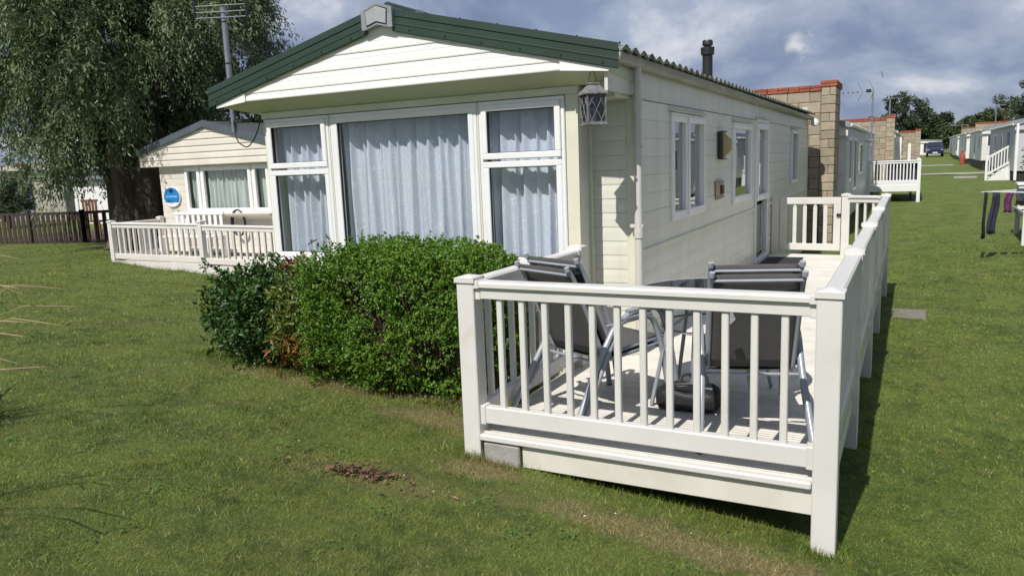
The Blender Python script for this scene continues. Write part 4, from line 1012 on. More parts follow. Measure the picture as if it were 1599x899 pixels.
pl = thing('planter_box', 'white trough planter on the deck at the right border', 'planter', (2.5, 20.6, .5))
part('trough', MB().box(2.13, 3.0, 20.4, 20.8, .52, 1.06, .01), mat('pale_green_white', (.62, .68, .66), (.55, .61, .59), 4, .4), pl)
part('rim', MB().box(2.10, 3.03, 20.37, 20.83, 1.06, 1.12, .01), WHITE, pl)
pot = thing('plant_pot', 'orange-red plant pot with a leafy plant on the white trough', 'potted plant', (2.42, 20.6, 1.12))
part('pot', MB().lathe([(.09, 0), (.13, .16), (.145, .16), (.145, .2), (.12, .2)], (0, 0, 0), 16), mat('orange_pot', (.55, .09, .03), None, 5, .5), pot, True, local=True)
n_ = 260; d_ = nrmz(rng.normal(size=(n_, 3)) + [0, 0, .5]); p_ = d_ * rng.uniform(.03, .3, (n_, 1)) * [1, 1, 1.5] + [0, 0, .42]
link('foliage', leaf_mesh('foliage', p_, d_, rng.normal(size=(n_, 3)), rng.uniform(.05, .1, n_), rng.uniform(.025, .05, n_), mat('pot_leaf', (.06, .11, .03), (.04, .08, .02), 6, .5, trans=.3, island=.3)), pot)
part('stem', MB().tube([(0, 0, .15), (.01, 0, .5)], .012, 6), TWIG, pot, local=True)
# rotary airer and washing
air = thing('rotary_airer', 'grey rotary clothes airer at the right border', 'clothes airer', (2.15, 16.7, G(2.15, 16.7)))
ah = 1.24
part('pole', MB().tube([(0, 0, -.05), (0, 0, ah + .1)], .02, 10), ALU, air, True, local=True)
part('hub', MB().lathe([(.03, ah - .12), (.06, ah - .08), (.06, ah), (.03, ah + .02)], (0, 0, 0), 12), BLACKP, air, True, local=True)
tips = []
for k in range(4):
    a = R(183) + k * math.pi / 2; e = Vector((math.cos(a), math.sin(a), 0)); tips.append(e)
    part('arm', MB().tube([e * .05 + Vector((0, 0, ah - .02)), e * 1.0 + Vector((0, 0, ah - .02))], .011, 8), ALU, air, True, local=True)
for q in (.45, .65, .82, .97):
    part('line', MB().tube([tips[k % 4] * q + Vector((0, 0, ah - .01)) for k in range(5)], .004, 5), WHITE, air, True, local=True)
def cloth(name, label, x, y, zt, wid, hgt, mt, ang=0, taper=0, seed=0, cat='garment', skew=0):
    r_ = random.Random(seed); rows = []; ph = r_.uniform(0, 6)
    for i_ in range(9):
        u = i_ / 8 - .5; row = []
        for k in range(9):
            t = k / 8; w_ = wid * (1 - taper * t * (1 - .25 * math.sin(t * 5)))
            a = u * w_ + skew * t + .012 * math.sin(t * 7 + ph); d = .022 * math.sin(u * 11 + ph + t * 3) * (.4 + t)
            row.append((x + a * math.cos(ang) - d * math.sin(ang), y + a * math.sin(ang) + d * math.cos(ang), zt - hgt * t + .012 * math.sin(u * 9 + ph) * t))
        rows.append(row)
    o_ = link(name, MB().grid(rows).mesh(name, mt, 'all')); o_.modifiers.new('t', 'SOLIDIFY').thickness = .006
    return tag(o_, label, cat, 'washing on the rotary airer')
gzr = G(2.15, 16.7)
BLK = mat('black_cloth', (.008, .008, .010), (.014, .014, .016), 9, .85, .3, 60)
cloth('trousers', 'black trouser leg hanging leftmost on the airer', 1.235, 16.62, gzr + ah - .01, .085, .86, BLK, .9, .1, 1, 'trousers', -.02)
cloth('trousers', 'dark navy trousers hanging second from the left on the airer', 1.40, 16.62, gzr + ah - .01, .13, .78, mat('navy_trouser', (.014, .018, .034), (.02, .025, .045), 9, .85, .3, 60), .5, -.25, 2, 'trousers', -.06)
cloth('purple_top', 'purple top hanging beside the dark trousers on the airer', 1.60, 16.62, gzr + ah - .01, .14, .38, mat('purple_cloth', (.13, .03, .11), (.09, .02, .08), 9, .85, .3, 60), .4, -.1, 3, 'top', -.03)
cloth('dark_sheet', 'dark slate cloth at the right border of the airer', 1.90, 16.5, gzr + ah + .05, .42, .24, mat('slate_cloth', (.05, .06, .08), (.04, .05, .065), 9, .85, .3, 60), .05, 0, 4, 'cloth')
cloth('pink_cloth', 'small pink and peach cloth at the right border of the airer', 1.80, 16.66, gzr + ah - .10, .20, .17, mat('pink_cloth', (.45, .22, .17), (.30, .06, .05), 14, .85), .1, 0, 5, 'cloth')
# red gas bottle by the right row
gb = thing('gas_bottle', 'tall orange-red gas bottle beside the right hand row', 'gas bottle', (3.42, 69, G(3.42, 69)))
gb.scale = (.72, .72, .72)
part('cylinder', MB().lathe([(.20, 0), (.24, .04), (.24, 1.0), (.17, 1.18), (.06, 1.24)], (0, 0, 0), 20), mat('gas_red', (.36, .065, .035), None, 5, .5), gb, True, local=True)
part('valve_guard', MB().lathe([(.13, 1.2), (.13, 1.42), (.11, 1.42), (.11, 1.2)], (0, 0, 0), 16), mat('gas_red', (.5, .08, .04)), gb, True, local=True)
# car at the end of the lane
car = thing('parked_car', 'dark navy people carrier parked at the far end of the lane', 'car', (2.35, 104, G(2.35, 104)))
CB = mat('navy_car_paint', (.010, .014, .045), (.012, .016, .05), 3, .2, spec=.8)
sec = [(0, .45, .75, .78), (.25, .35, .95, .86), (1.1, .32, 1.08, .90), (1.35, .32, 1.15, .91), (2.2, .32, 1.72, .91), (3.6, .32, 1.76, .91), (4.3, .35, 1.65, .88), (4.5, .45, 1.1, .84)]
rows = []
for (y, z0_, z1_, hw_) in sec:
    sh = min(z1_, 1.08); rows.append([(-hw_ * .9, y, z0_), (-hw_, y, z0_ + .25), (-hw_, y, sh), (-hw_ * (.80 if z1_ > 1.2 else .93), y, z1_ - .03), (-hw_ * .6, y, z1_), (hw_ * .6, y, z1_), (hw_ * (.80 if z1_ > 1.2 else .93), y, z1_ - .03), (hw_, y, sh), (hw_, y, z0_ + .25), (hw_ * .9, y, z0_), (-hw_ * .9, y, z0_)])
mb = MB().grid(rows); mb.f += [tuple(range(11)), tuple(range(len(mb.v) - 11, len(mb.v)))]
part('body', mb, CB, car, True, local=True)
CGL = mat('car_glass', (.02, .025, .03), None, 5, .04, spec=1.0)
part('windscreen', MB().add([(-.74, 1.40, 1.19), (.74, 1.40, 1.19), (.62, 2.12, 1.68), (-.62, 2.12, 1.68)], [(0, 1, 2, 3)]), CGL, car, local=True)
car.children[-1].location = (0, -.02, .02)
for s in (-1, 1):
    part('headlight', MB().box(s * .55, s * .82, .08, .2, .68, .84, .02), mat('lamp_lens', (.6, .62, .65), None, 5, .1), car, local=True)
    part('mirror', MB().box(s * .92, s * 1.10, 1.35, 1.48, 1.08, 1.24, .03), CB, car, local=True)
    part('side_window', MB().box(s * .79, s * .86, 2.1, 3.9, 1.15, 1.60), CGL, car, local=True)
    for y in (.85, 3.65):
        wh = part('wheel', MB().tube([(s * .70, y, .32), (s * .90, y, .32)], .32, 20), DARK, car, True, local=True)
        part('hub_cap', MB().tube([(s * .895, y, .32), (s * .91, y, .32)], .2, 16), GREY, wh, True)
part('grille', MB().box(-.45, .45, -.01, .06, .66, .78, .01), BLACKP, car, local=True)
part('bumper', MB().box(-.80, .80, -.08, .2, .36, .56, .04), CB, car, local=True)
part('number_plate', MB().box(-.26, .26, -.1, -.085, .44, .55), WHITE, car, local=True)

# ------------------------------------------------------------------ far left: wooden deck, pale building, conifer
wd = thing('wooden_deck', 'dark weathered wooden deck with picket fence under the big tree', 'deck', (-20, 12.4, .3))
def wfence(p, q, zt, zb, n, tz=0):
    p, q = Vector(p), Vector(q); d = q - p; ln_ = d.length; d.normalize(); ang = math.atan2(d.y, d.x); sd = Vector((-d.y, d.x))
    def T_(u, v, z): r_ = p + d * u + sd * v; return (r_.x, r_.y, z)
    for z in (zt - .06, zb): part('rail', MB(T_).box(0, ln_, -.03, .03, z, z + .07, .004), WOOD, wd)
    me = boxmesh('picket', .098, .02, zt - zb - .02, WOOD, .003)
    for k in range(n):
        u = ln_ * (k + .5) / n; x, y, _ = T_(u, -.04, 0); inst('picket', me, wd, (x, y, zb + .01 + random.uniform(-.01, .01)), (0, 0, ang))
    m_ = max(1, round(ln_ / 1.7))
    for k in range(m_ + 1):
        x, y, _ = T_(ln_ * k / m_, 0, 0); part('post', MB().box(x - .05, x + .05, y - .05, y + .05, zb - .35, zt + .05, .004), WOOD, wd)
wfence((-24.5, 10.3), (-18.6, 12.15), 1.20, .36, 42)
wfence((-18.6, 12.15), (-16.6, 14.6), 1.20, .36, 16)
part('deck_floor', MB().prism([(-24.5, 10.35), (-18.65, 12.2), (-16.6, 14.6), (-22.5, 16)], lambda x, y: (x, y, .36), lambda x, y: (x, y, .42)), WOOD, wd)
part('skirt_board', MB().prism([(-24.5, 10.3), (-18.6, 12.15), (-18.6, 12.2), (-24.5, 10.35)], lambda x, y: (x, y, .12), lambda x, y: (x, y, .40)), WOOD, wd)
part('skirt_board', MB().prism([(-18.6, 12.15), (-16.6, 14.6), (-16.65, 14.65), (-18.65, 12.2)], lambda x, y: (x, y, .12), lambda x, y: (x, y, .40)), WOOD, wd)
def wchair(label, x, y, rz):
    t = thing('wooden_chair', label, 'chair', (x, y, .42), rz, 'wooden chairs on the dark deck')
    LW = mat('orange_brown_wood', (.22, .10, .05), (.15, .07, .04), 9, .7, .3, 60, rnd=.1)
    for k in range(5): part('back_slat', MB().box(-.22 + k * .095, -.15 + k * .095, .20, .22, .44, .98, .003), LW, t, local=True)
    part('seat', MB().box(-.24, .24, -.24, .22, .40, .44, .004), LW, t, local=True)
    for a in (-.22, .22):
        for b in (-.2, .2): part('leg', MB().box(a - .02, a + .02, b - .02, b + .02, 0, .4), LW, t, local=True)
    part('top_rail', MB().box(-.25, .25, .19, .23, .97, 1.03, .004), LW, t, local=True)
wchair('left wooden slatted chair on the dark deck', -20.2, 13.6, R(200))
wchair('right wooden slatted chair on the dark deck', -18.9, 14.2, R(170))
bl = thing('flat_roofed_building', 'pale flat-roofed building with grey-blue door at the far left', 'building', (-31, 20, .5))
part('wall', MB().prism([(-40, 14.8), (-29.4, 18.6), (-31.5, 24.5), (-42, 20.7)], lambda x, y: (x, y, .3), lambda x, y: (x, y, 2.45)), mat('dull_beige_wall', (.36, .34, .29), (.31, .29, .25), 1.5, .8, .1, 30), bl)
def AT(u, v, z): d = Vector((-29.4 + 40, 18.6 - 14.8)).normalized(); p = Vector((-40, 14.8)) + d * u + Vector((d.y, -d.x)) * v; return (p.x, p.y, z)
part('roof_edge', MB(AT).box(-.3, 11.4, -.5, .25, 2.45, 2.62), mat('pale_edge', (.5, .48, .45), None, 3, .6), bl)
part('band', MB(AT).box(-.1, 11.2, .01, .06, 2.18, 2.26), WHITE, bl)
part('door', MB(AT).box(8.6, 9.9, .01, .05, .4, 2.15), mat('grey_blue_door', (.22, .25, .31), (.19, .22, .28), 3, .5), bl)
part('window', MB(AT).box(5.9, 7.8, .01, .05, 1.0, 2.1), mat('grey_blue_door', (.2, .2, .2)), bl)
for k in range(9): block_piece(bl, *( -40.2 + k * 1.15, -39.2 + k * 1.15), 19.5 + k * .41, 19.9 + k * .41, 2.60, 2.78 + .06 * (k % 2), COPE, 'coping_brick', .01)
wb = thing('white_shed', 'white shed wall glimpsed between the hanging tree branches', 'shed', (-24.5, 17.6, .4))
part('wall', MB().box(-26.8, -22.2, 17.4, 19.5, .3, 2.0), WHITE, wb); part('roof', MB().box(-27, -22.0, 17.2, 19.7, 2.0, 2.12), GREY, wb); part('corner_post', MB().box(-26.86, -26.7, 17.34, 17.4, .3, 2.0), WHITE, wb)

# ------------------------------------------------------------------ vegetation
def foliage_cloud(cent, rad, n, shell=(.72, 1.03), lump=.10, flat=.0, p=2.6, zmin=None, seed=0):
    r_ = np.random.default_rng(seed); d = nrmz(r_.normal(size=(n, 3)))
    e = (np.abs(d) ** p).sum(1) ** (-1 / p)
    ph = r_.uniform(0, 6, 6)
    q = 1 + lump * (np.sin(d[:, 0] * 7 + ph[0]) * np.sin(d[:, 1] * 6 + ph[1]) + .8 * np.sin(d[:, 2] * 9 + d[:, 0] * 11 + ph[2]) + .6 * np.sin(d[:, 0] * 19 + ph[3]) * np.sin(d[:, 2] * 17 + ph[4]))
    t = shell[0] + (shell[1] - shell[0]) * r_.random(n) ** .6
    P = np.array(cent) + d * (e * q * t)[:, None] * np.array(rad)
    if zmin is not None: k = P[:, 2] > zmin + .06 * r_.random(n); P, d = P[k], d[k]
    return P, nrmz(d / np.array(rad))
def sprigs(P, Nn, k, size, leaf, wid, mt, name, up=.5, spread=.8, seed=1):
    """k leaves round each tip"""
    r_ = np.random.default_rng(seed); n = len(P)
    ax = nrmz(Nn + up * np.array([0, 0, 1]) + .5 * r_.normal(size=(n, 3)))
    A = np.repeat(ax, k, 0); Q = np.repeat(P, k, 0); j = np.tile(np.arange(k), n)
    D = nrmz(A * r_.uniform(.1, .9, (n * k, 1)) + spread * nrmz(r_.normal(size=(n * k, 3))))
    Q = Q + A * (r_.random((n * k, 1)) - .6) * size
    return leaf_mesh(name, Q, D, A + .5 * r_.normal(size=(n * k, 3)), leaf * r_.uniform(.65, 1.2, n * k), wid * r_.uniform(.7, 1.2, n * k), mt)
def stems(base, tips, r0, mt, seed=0, name='stems'):
    r_ = random.Random(seed); mb = MB()
    for tp in tips:
        b = Vector(base) + Vector((r_.uniform(-1, 1) * .5 * abs(tp[0] - base[0]) + (tp[0] - base[0]) * .5, r_.uniform(-.08, .08), 0))
        b.z = G(b.x, b.y) - .03; t_ = Vector(tp); mid = (b * .5 + t_ * .5) + Vector((r_.uniform(-.06, .06), r_.uniform(-.06, .06), .05))
        mb.tube([b, mid, t_], [r0, r0 * .7, r0 * .3], 5)
    return mb
HLEAF = mat('hedge_leaf', (.095, .205, .020), (.15, .26, .030), 3.5, .42, spec=.35, trans=.28, island=.32, dirt=(.10, .085, .035), dscale=5, dlo=.60, dhi=.72)
hedge = thing('box_hedge', 'clipped bright green small-leaved hedge below the bay window', 'hedge', (-3.45, 4.98, .2))
P, Nn = foliage_cloud((-3.53, 4.99, .78), (.90, .50, .59), 19000, (.62, 1.03), .042, p=4.5, zmin=.24, seed=3)
k = ~((P[:, 2] < .48) & (P[:, 1] < 4.62) & (np.sin(P[:, 0] * 9) > -.2))
P, Nn = P[k], Nn[k]
# thin, bare patches where wood shows
hole = np.zeros(len(P), bool)
for (hx, hz, hr) in ((-3.75, .98, .15), (-3.55, .80, .12), (-4.0, 1.12, .10), (-3.1, .55, .18), (-2.75, .42, .24), (-3.3, .95, .09)):
    hole |= ((P[:, 0] - hx) ** 2 + (P[:, 2] - hz) ** 2 < hr ** 2) & (P[:, 1] < 5) & (rng.random(len(P)) < .82)
P, Nn = P[~hole], Nn[~hole]
up_ = np.where((Nn[:, 2] > .3) | (Nn[:, 1] < -.5))[0]; ex = rng.choice(up_, 420)
sh_ = P[ex] + Nn[ex] * rng.uniform(.02, .075, (420, 1)) + [0, 0, .015]
P, Nn = np.concatenate([P, sh_, P[ex] * .5 + sh_ * .5]), np.concatenate([Nn, Nn[ex], Nn[ex]])
o_ = link('foliage', sprigs(P, Nn, 8, .03, .024, .015, HLEAF, 'foliage', seed=5), hedge, -hedge.location)
tp = P[rng.choice(len(P), 170)]
part('branches', stems((-3.45, 5.0, .2), [tuple(q) for q in tp], .008, TWIG, 2), TWIG, hedge)
shrub = thing('laurel_shrub', 'dark glossy leaved shrub at the left end of the hedge', 'shrub', (-5.4, 5.15, .25))
P, Nn = foliage_cloud((-5.22, 5.12, .66), (.70, .40, .46), 2400, (.45, 1.08), .16, p=2.3, zmin=.28, seed=8)
GLOSS = mat('glossy_dark_leaf', (.032, .080, .013), (.048, .105, .018), 5, .42, spec=.35, trans=.12, island=.35)
link('foliage', sprigs(P, Nn, 7, .06, .058, .026, GLOSS, 'foliage', .4, seed=9), shrub, -shrub.location)
tp = P[rng.choice(len(P), 70)]
part('branches', stems((-5.3, 5.15, .2), [tuple(q) for q in tp], .009, TWIG, 4), TWIG, shrub)
sh2 = thing('nandina_shrub', 'yellow-green shrub with orange and red leaves between the dark shrub and hedge', 'shrub', (-4.6, 5.0, .22))
P, Nn = foliage_cloud((-4.58, 4.93, .70), (.30, .34, .52), 900, (.35, 1.08), .15, p=2.2, zmin=.27, seed=12)
YL = mat('yellow_green_leaf', (.16, .19, .03), (.09, .15, .025), 4, .4, trans=.28, island=.3)
OL = mat('orange_leaf', (.34, .17, .03), (.26, .10, .03), 9, .45, trans=.25, island=.25)
RL = mat('red_leaf', (.22, .03, .018), (.15, .03, .018), 9, .45, trans=.25, island=.25)
orr = (P[:, 1] < 4.8) & (P[:, 2] < .62) & (rng.random(len(P)) < .6)
link('foliage', sprigs(P[~orr], Nn[~orr], 6, .05, .06, .02, YL, 'foliage', .3, seed=13), sh2, -sh2.location)
if orr.sum() > 3: link('orange_foliage', sprigs(P[orr], Nn[orr], 5, .05, .06, .02, OL, 'orange_foliage', .1, seed=14), sh2, -sh2.location)
Pr = np.array([-4.77, 4.98, 1.17]) + rng.normal(size=(60, 3)) * [.05, .04, .03]
link('red_foliage', sprigs(Pr, np.tile([0, -.5, 1.], (60, 1)), 6, .04, .045, .014, RL, 'red_foliage', .6, seed=15), sh2, -sh2.location)
part('branches', stems((-4.6, 4.98, .2), [tuple(q) for q in P[rng.choice(len(P), 40)]], .008, TWIG, 5), TWIG, sh2)

# big willow-like tree on the left
def limb_path(a, b, sag, n=6, seed=0):
    r_ = random.Random(seed); a, b = Vector(a), Vector(b); out = []
    for k in range(n + 1):
        t = k / n; p = a.lerp(b, t); p.z += sag * math.sin(math.pi * t)
        if 0 < k < n: p += Vector((r_.uniform(-1, 1), r_.uniform(-1, 1), r_.uniform(-.6, .6))) * (b - a).length * .035
        out.append(p)
    return out
TB = Vector((-15.95, 11.75, G(-15.95, 11.75) - .1))
tree = thing('willow_tree', 'large spreading grey-green tree with thick trunk behind the beige caravan', 'tree', TB)
C0 = np.array([TB.x - .1, TB.y + .2, 5.3]); RR = np.array([3.55, 3.3, 4.0])
trunk = MB().tube(limb_path(TB, TB + Vector((.05, .1, 2.0)), 0, 5, 1), [.82, .62, .54, .50, .50, .55], 16)
for k, (dx, dy, dz, r_) in enumerate(((-.45, -.1, 1.7, .26), (.4, .2, 1.9, .27), (.15, -.35, 1.5, .22), (-.3, .35, 1.6, .22))):
    trunk.tube([TB + Vector((dx * .5, dy * .5, 0)), TB + Vector((dx * .9, dy * .8, .8)), TB + Vector((dx * .9, dy, dz)), TB + Vector((dx * 1.6, dy * 1.6, dz + .9))], [r_ * 1.6, r_ * 1.15, r_, r_ * .8], 10)
part('trunk', trunk, BARK, tree, True)
r_ = np.random.default_rng(21); lt = []
lm = MB()
for k in range(26):
    d = nrmz(r_.normal(size=3) * [1, 1, .6] + [0, 0, .15]); e = C0 + d * RR * r_.uniform(.55, .85)
    st = TB + Vector((r_.uniform(-.4, .4), r_.uniform(-.3, .3), r_.uniform(1.4, 2.4)))
    lm.tube(limb_path(st, e, .5, 6, k), [.17, .13, .10, .08, .06, .04, .02], 7); lt.append(e)
part('limbs', lm, BARK, tree, True)
nC = 1500
d = nrmz(r_.normal(size=(nC, 3))); rad = r_.random(nC) ** .4
cc = C0 + d * RR * rad[:, None] * (1 + .10 * np.sin(d[:, :1] * 6) + .08 * np.sin(d[:, 2:] * 8 + 1))
low = np.array([(-18.9, 10.9, 2.9), (-18.6, 10.6, 2.6), (-17.9, 10.5, 2.5), (-18.2, 10.4, 2.2), (-17.4, 10.9, 2.2), (-17.2, 11.2, 1.95), (-17.7, 10.8, 1.9), (-16.9, 10.9, 2.4), (-16.6, 10.4, 2.6), (-18.9, 10.2, 3.3), (-19.1, 10.6, 3.6), (-17.6, 10.2, 2.9), (-18.3, 10.9, 2.0)])
cc = np.concatenate([cc[cc[:, 2] > 2.3], low, low + r_.normal(size=low.shape) * .25])
cc = cc[~((cc[:, 0] > -14.6) & (cc[:, 2] < 3.3))]
uu = (cc[:, 0] - TB.x) * .8873 + (cc[:, 1] - TB.y) * .4596
cc = cc[~((uu < -1.9) & (cc[:, 2] < 3.3)) & ~((uu < -.9) & (cc[:, 2] < 2.2)) & ~((np.abs(uu - .2) < 1.3) & (cc[:, 2] < 2.75))]
PP, DD = [], []
for c in cc:
    ns = 5
    for s in range(ns):
        a = r_.uniform(0, 6.283); out = np.array([math.cos(a), math.sin(a), 0]) * r_.uniform(.15, .5) + nrmz(c - C0) * .3
        Ls = r_.uniform(.4, .95); m_ = 34; t = r_.random((m_, 1))
        p = c + out * t * Ls * 1.3 + np.array([0, 0, -1]) * (t ** 1.7) * Ls * .9 + r_.normal(size=(m_, 3)) * .055
        PP.append(p); DD.append(out * .8 + np.array([0, 0, -1]) * (.25 + .9 * t) + r_.normal(size=(m_, 3)) * .55)
PP, DD = np.concatenate(PP), np.concatenate(DD); n = len(PP)
WLEAF = mat('willow_leaf', (.115, .170, .070), (.165, .215, .115), 1.3, .5, spec=.3, trans=.22, island=.35)
link('crown', leaf_mesh('crown', PP, DD, r_.normal(size=(n, 3)), r_.uniform(.08, .145, n), r_.uniform(.024, .040, n), WLEAF), tree, -TB)
def small_tree(name, label, base, h_, rad, n, leaf, mt, cat='tree', conic=False, seed=0, group=None, trunk_r=.18):
    r_ = np.random.default_rng(seed); b = Vector(base); t = thing(name, label, cat, b, group=group)
    lm = MB().tube(limb_path(b - Vector((0, 0, .2)), b + Vector((0, 0, h_ * .8)), 0, 5, seed), [trunk_r, trunk_r * .85, trunk_r * .7, trunk_r * .5, trunk_r * .3, .03], 8)
    part('trunk', lm, BARK, t, True)
    nc = max(14, n // 160); d = nrmz(r_.normal(size=(nc, 3))); rr = r_.random(nc) ** .35
    zc = b.z + h_ * .58
    cc = np.array([b.x, b.y, zc]) + d * rr[:, None] * np.array([rad, rad, h_ * .44])
    if conic: f = np.clip(1.15 - (cc[:, 2] - b.z) / h_, .06, 1); cc[:, 0] = b.x + (cc[:, 0] - b.x) * f * 1.3; cc[:, 1] = b.y + (cc[:, 1] - b.y) * f * 1.3
    q = nrmz(r_.normal(size=(n, 3))); cid = r_.integers(0, nc, n); rc_ = rad * r_.uniform(.16, .34, nc)
    P_ = cc[cid] + q * (r_.random((n, 1)) ** .5) * rc_[cid][:, None] * [1, 1, .75]
    lb = MB()
    for k in range(0, nc, 3): lb.tube(limb_path(b + Vector((0, 0, h_ * r_.uniform(.25, .5))), cc[k], .2, 4, k), [trunk_r * .35, trunk_r * .28, trunk_r * .2, trunk_r * .12, .02], 5)
    part('limbs', lb, BARK, t, True)
    link('crown', leaf_mesh('crown', P_, q + r_.normal(size=(n, 3)) * .6, q + .6 * r_.normal(size=(n, 3)), leaf * r_.uniform(.6, 1.3, n), leaf * .6 * r_.uniform(.6, 1.3, n), mt), t, -b)
    return t
DG = mat('dark_tree_leaf', (.035, .062, .022), (.055, .085, .028), .5, .55, trans=.2, island=.3)
MG = mat('mid_tree_leaf', (.055, .085, .03), (.08, .11, .04), .5, .55, trans=.2, island=.3)
CG = mat('conifer_leaf', (.035, .07, .022), (.05, .09, .03), 2, .55, trans=.15, island=.3)
small_tree('conifer', 'small dense conifer at the left border before the flat-roofed building', (-27.6, 15.45, G(-27.6, 15.45)), 1.85, .75, 9000, .07, CG, seed=31, trunk_r=.1)
for kk, (lab, x, y, h_, rd, sd, mt) in enumerate((
    ('tall dark tree behind the block firewall at the end of the left row', -1.2, 125, 9.2, 2.9, 41, DG),
    ('rounded dark tree just right of the tallest far tree', 2.4, 130, 6.6, 2.6, 42, DG),
    ('low dark tree left of the tallest far tree', -5.4, 128, 5.3, 3.0, 43, DG),
    ('small bushy tree right of the parked car', 5.0, 126, 3.9, 2.0, 44, MG),
    ('mid green tree above the right hand row', 10.4, 120, 6.8, 2.9, 45, MG),
    ('dark tall tree at the right border of the sky', 13.6, 112, 10.2, 3.2, 46, DG),
    ('low tree left of the mid green right hand tree', 8.6, 135, 5.6, 2.6, 47, MG),
    ('low bush behind the long white caravan', 1.0, 140, 4.6, 4.5, 48, DG))):
    small_tree('far_tree', lab, (x, y, G(x, y)), h_, rd, 9000, .30, mt, seed=sd, group='trees on the skyline', trunk_r=.3)
# far left backdrop bushes behind the flat-roofed building
# dry seed-head grass clumps just outside the left edge, their stalks lean into view
STALK = mat('dry_stalk', (.45, .36, .20), (.36, .28, .15), 9, .7, trans=.2)
GB_ = mat('coarse_grass_blade', (.07, .11, .03), (.12, .13, .05), 5, .5, trans=.25, island=.3)
def seed_grass(label, x, y, n, hgt, seed, lean):
    r_ = np.random.default_rng(seed); z = G(x, y); t = thing('ornamental_grass', label, 'grass clump', (x, y, z), group='dry grass clumps at the left edge')
    b = r_.normal(size=(900, 3)) * [.14, .14, 0]; d = nrmz(r_.normal(size=(900, 3)) * [.5, .5, .1] + [0, 0, .8])
    link('blades', leaf_mesh('blades', b, d, r_.normal(size=(900, 3)), r_.uniform(.22, .50, 900), r_.uniform(.008, .014, 900), GB_, .1, .3), t)
    for k in range(n):
        a = lean + r_.normal() * .5; h_ = hgt * r_.uniform(.6, 1.05); o2 = r_.uniform(.35, .8); u = Vector((math.cos(a), math.sin(a), 0)); z_ = Vector((0, 0, 1))
        pts = [Vector((0, 0, 0)), u * o2 * .2 + z_ * h_ * .55, u * o2 * .55 + z_ * h_ * .9, u * o2 * .85 + z_ * h_, u * o2 * 1.15 + z_ * h_ * (.98 - .1 * r_.random())]
        s_ = part('stalk', MB().tube(pts, [.0028, .0026, .0021, .0017, .0011], 5), STALK, t, True, local=True)
        hp = [pts[2].lerp(pts[3], .6), pts[3], pts[3].lerp(pts[4], .5), pts[4], pts[4] + (pts[4] - pts[3]) * .3]
        part('seed_head', MB().tube(hp, [.0018, .0042, .0046, .0033, .0009], 6), STALK, s_, True)
seed_grass('nearest dry seed-head grass clump at the lower left edge', -4.10, 1.37, 11, 1.0, 51, R(35))
seed_grass('middle dry seed-head grass clump at the left edge', -5.62, 2.38, 13, .98, 52, R(35))
seed_grass('farther dry seed-head grass clump at the left edge', -8.3, 3.70, 6, .9, 53, R(20))

# ------------------------------------------------------------------ lawn blades, litter
def blades(n, r0, r1, a0, a1, hfac, seed):
    r_ = np.random.default_rng(seed)
    rr = np.exp(math.log(r0) + (math.log(r1) - math.log(r0)) * r_.random(n) ** 1.08); th = r_.uniform(R(a0), R(a1), n)
    x, y = rr * np.sin(th), rr * np.cos(th)
    cl = .03 * rr ** .5
    k = ~((x > -2.2) & (x < -.42) & (y > 4.0) & (y < 12.9)) & ~((x < -2.0) & (x > -5.9) & (y > 5.45) & (y < 17.6)) & ~((x > -13.7) & (x < -9) & (y > 9.65)) & ~((x < -2.4) & (x > -4.4) & (y > 4.85) & (y < 5.6))
    x, y, rr = x[k], y[k], rr[k]; n = len(x); z = gz(x, y) - .004
    tuft = .5 + .5 * np.sin(x * 5.1 + 2 * np.sin(y * 3.3)) * np.sin(y * 4.7 + 1.5 * np.sin(x * 2.9))
    h_ = (.007 + .011 * r_.random(n) + .015 * tuft * r_.random(n)) * (1 + .02 * rr) * np.clip((32 - rr) / 16, .25, 1)
    w_ = np.maximum(.0027, .0009 * rr) * r_.uniform(.7, 1.4, n)
    a = r_.uniform(0, 6.283, n); s = np.stack([np.cos(a), np.sin(a), 0 * a], 1); b = r_.uniform(0, 6.283, n)
    ln_ = np.stack([np.cos(b), np.sin(b), 0 * b], 1) * (h_ * r_.uniform(.3, 1.9, n))[:, None]
    P0 = np.stack([x, y, z], 1); up = np.array([0, 0, 1.])
    V = np.stack([P0 - s * w_[:, None] * .5, P0 + s * w_[:, None] * .5, P0 + ln_ + up * h_[:, None]], 1).reshape(-1, 3)
    return V, np.arange(n * 3).reshape(-1, 3)
V, F3 = blades(900000, 1.9, 34, -80, 36, 1.0, 61)
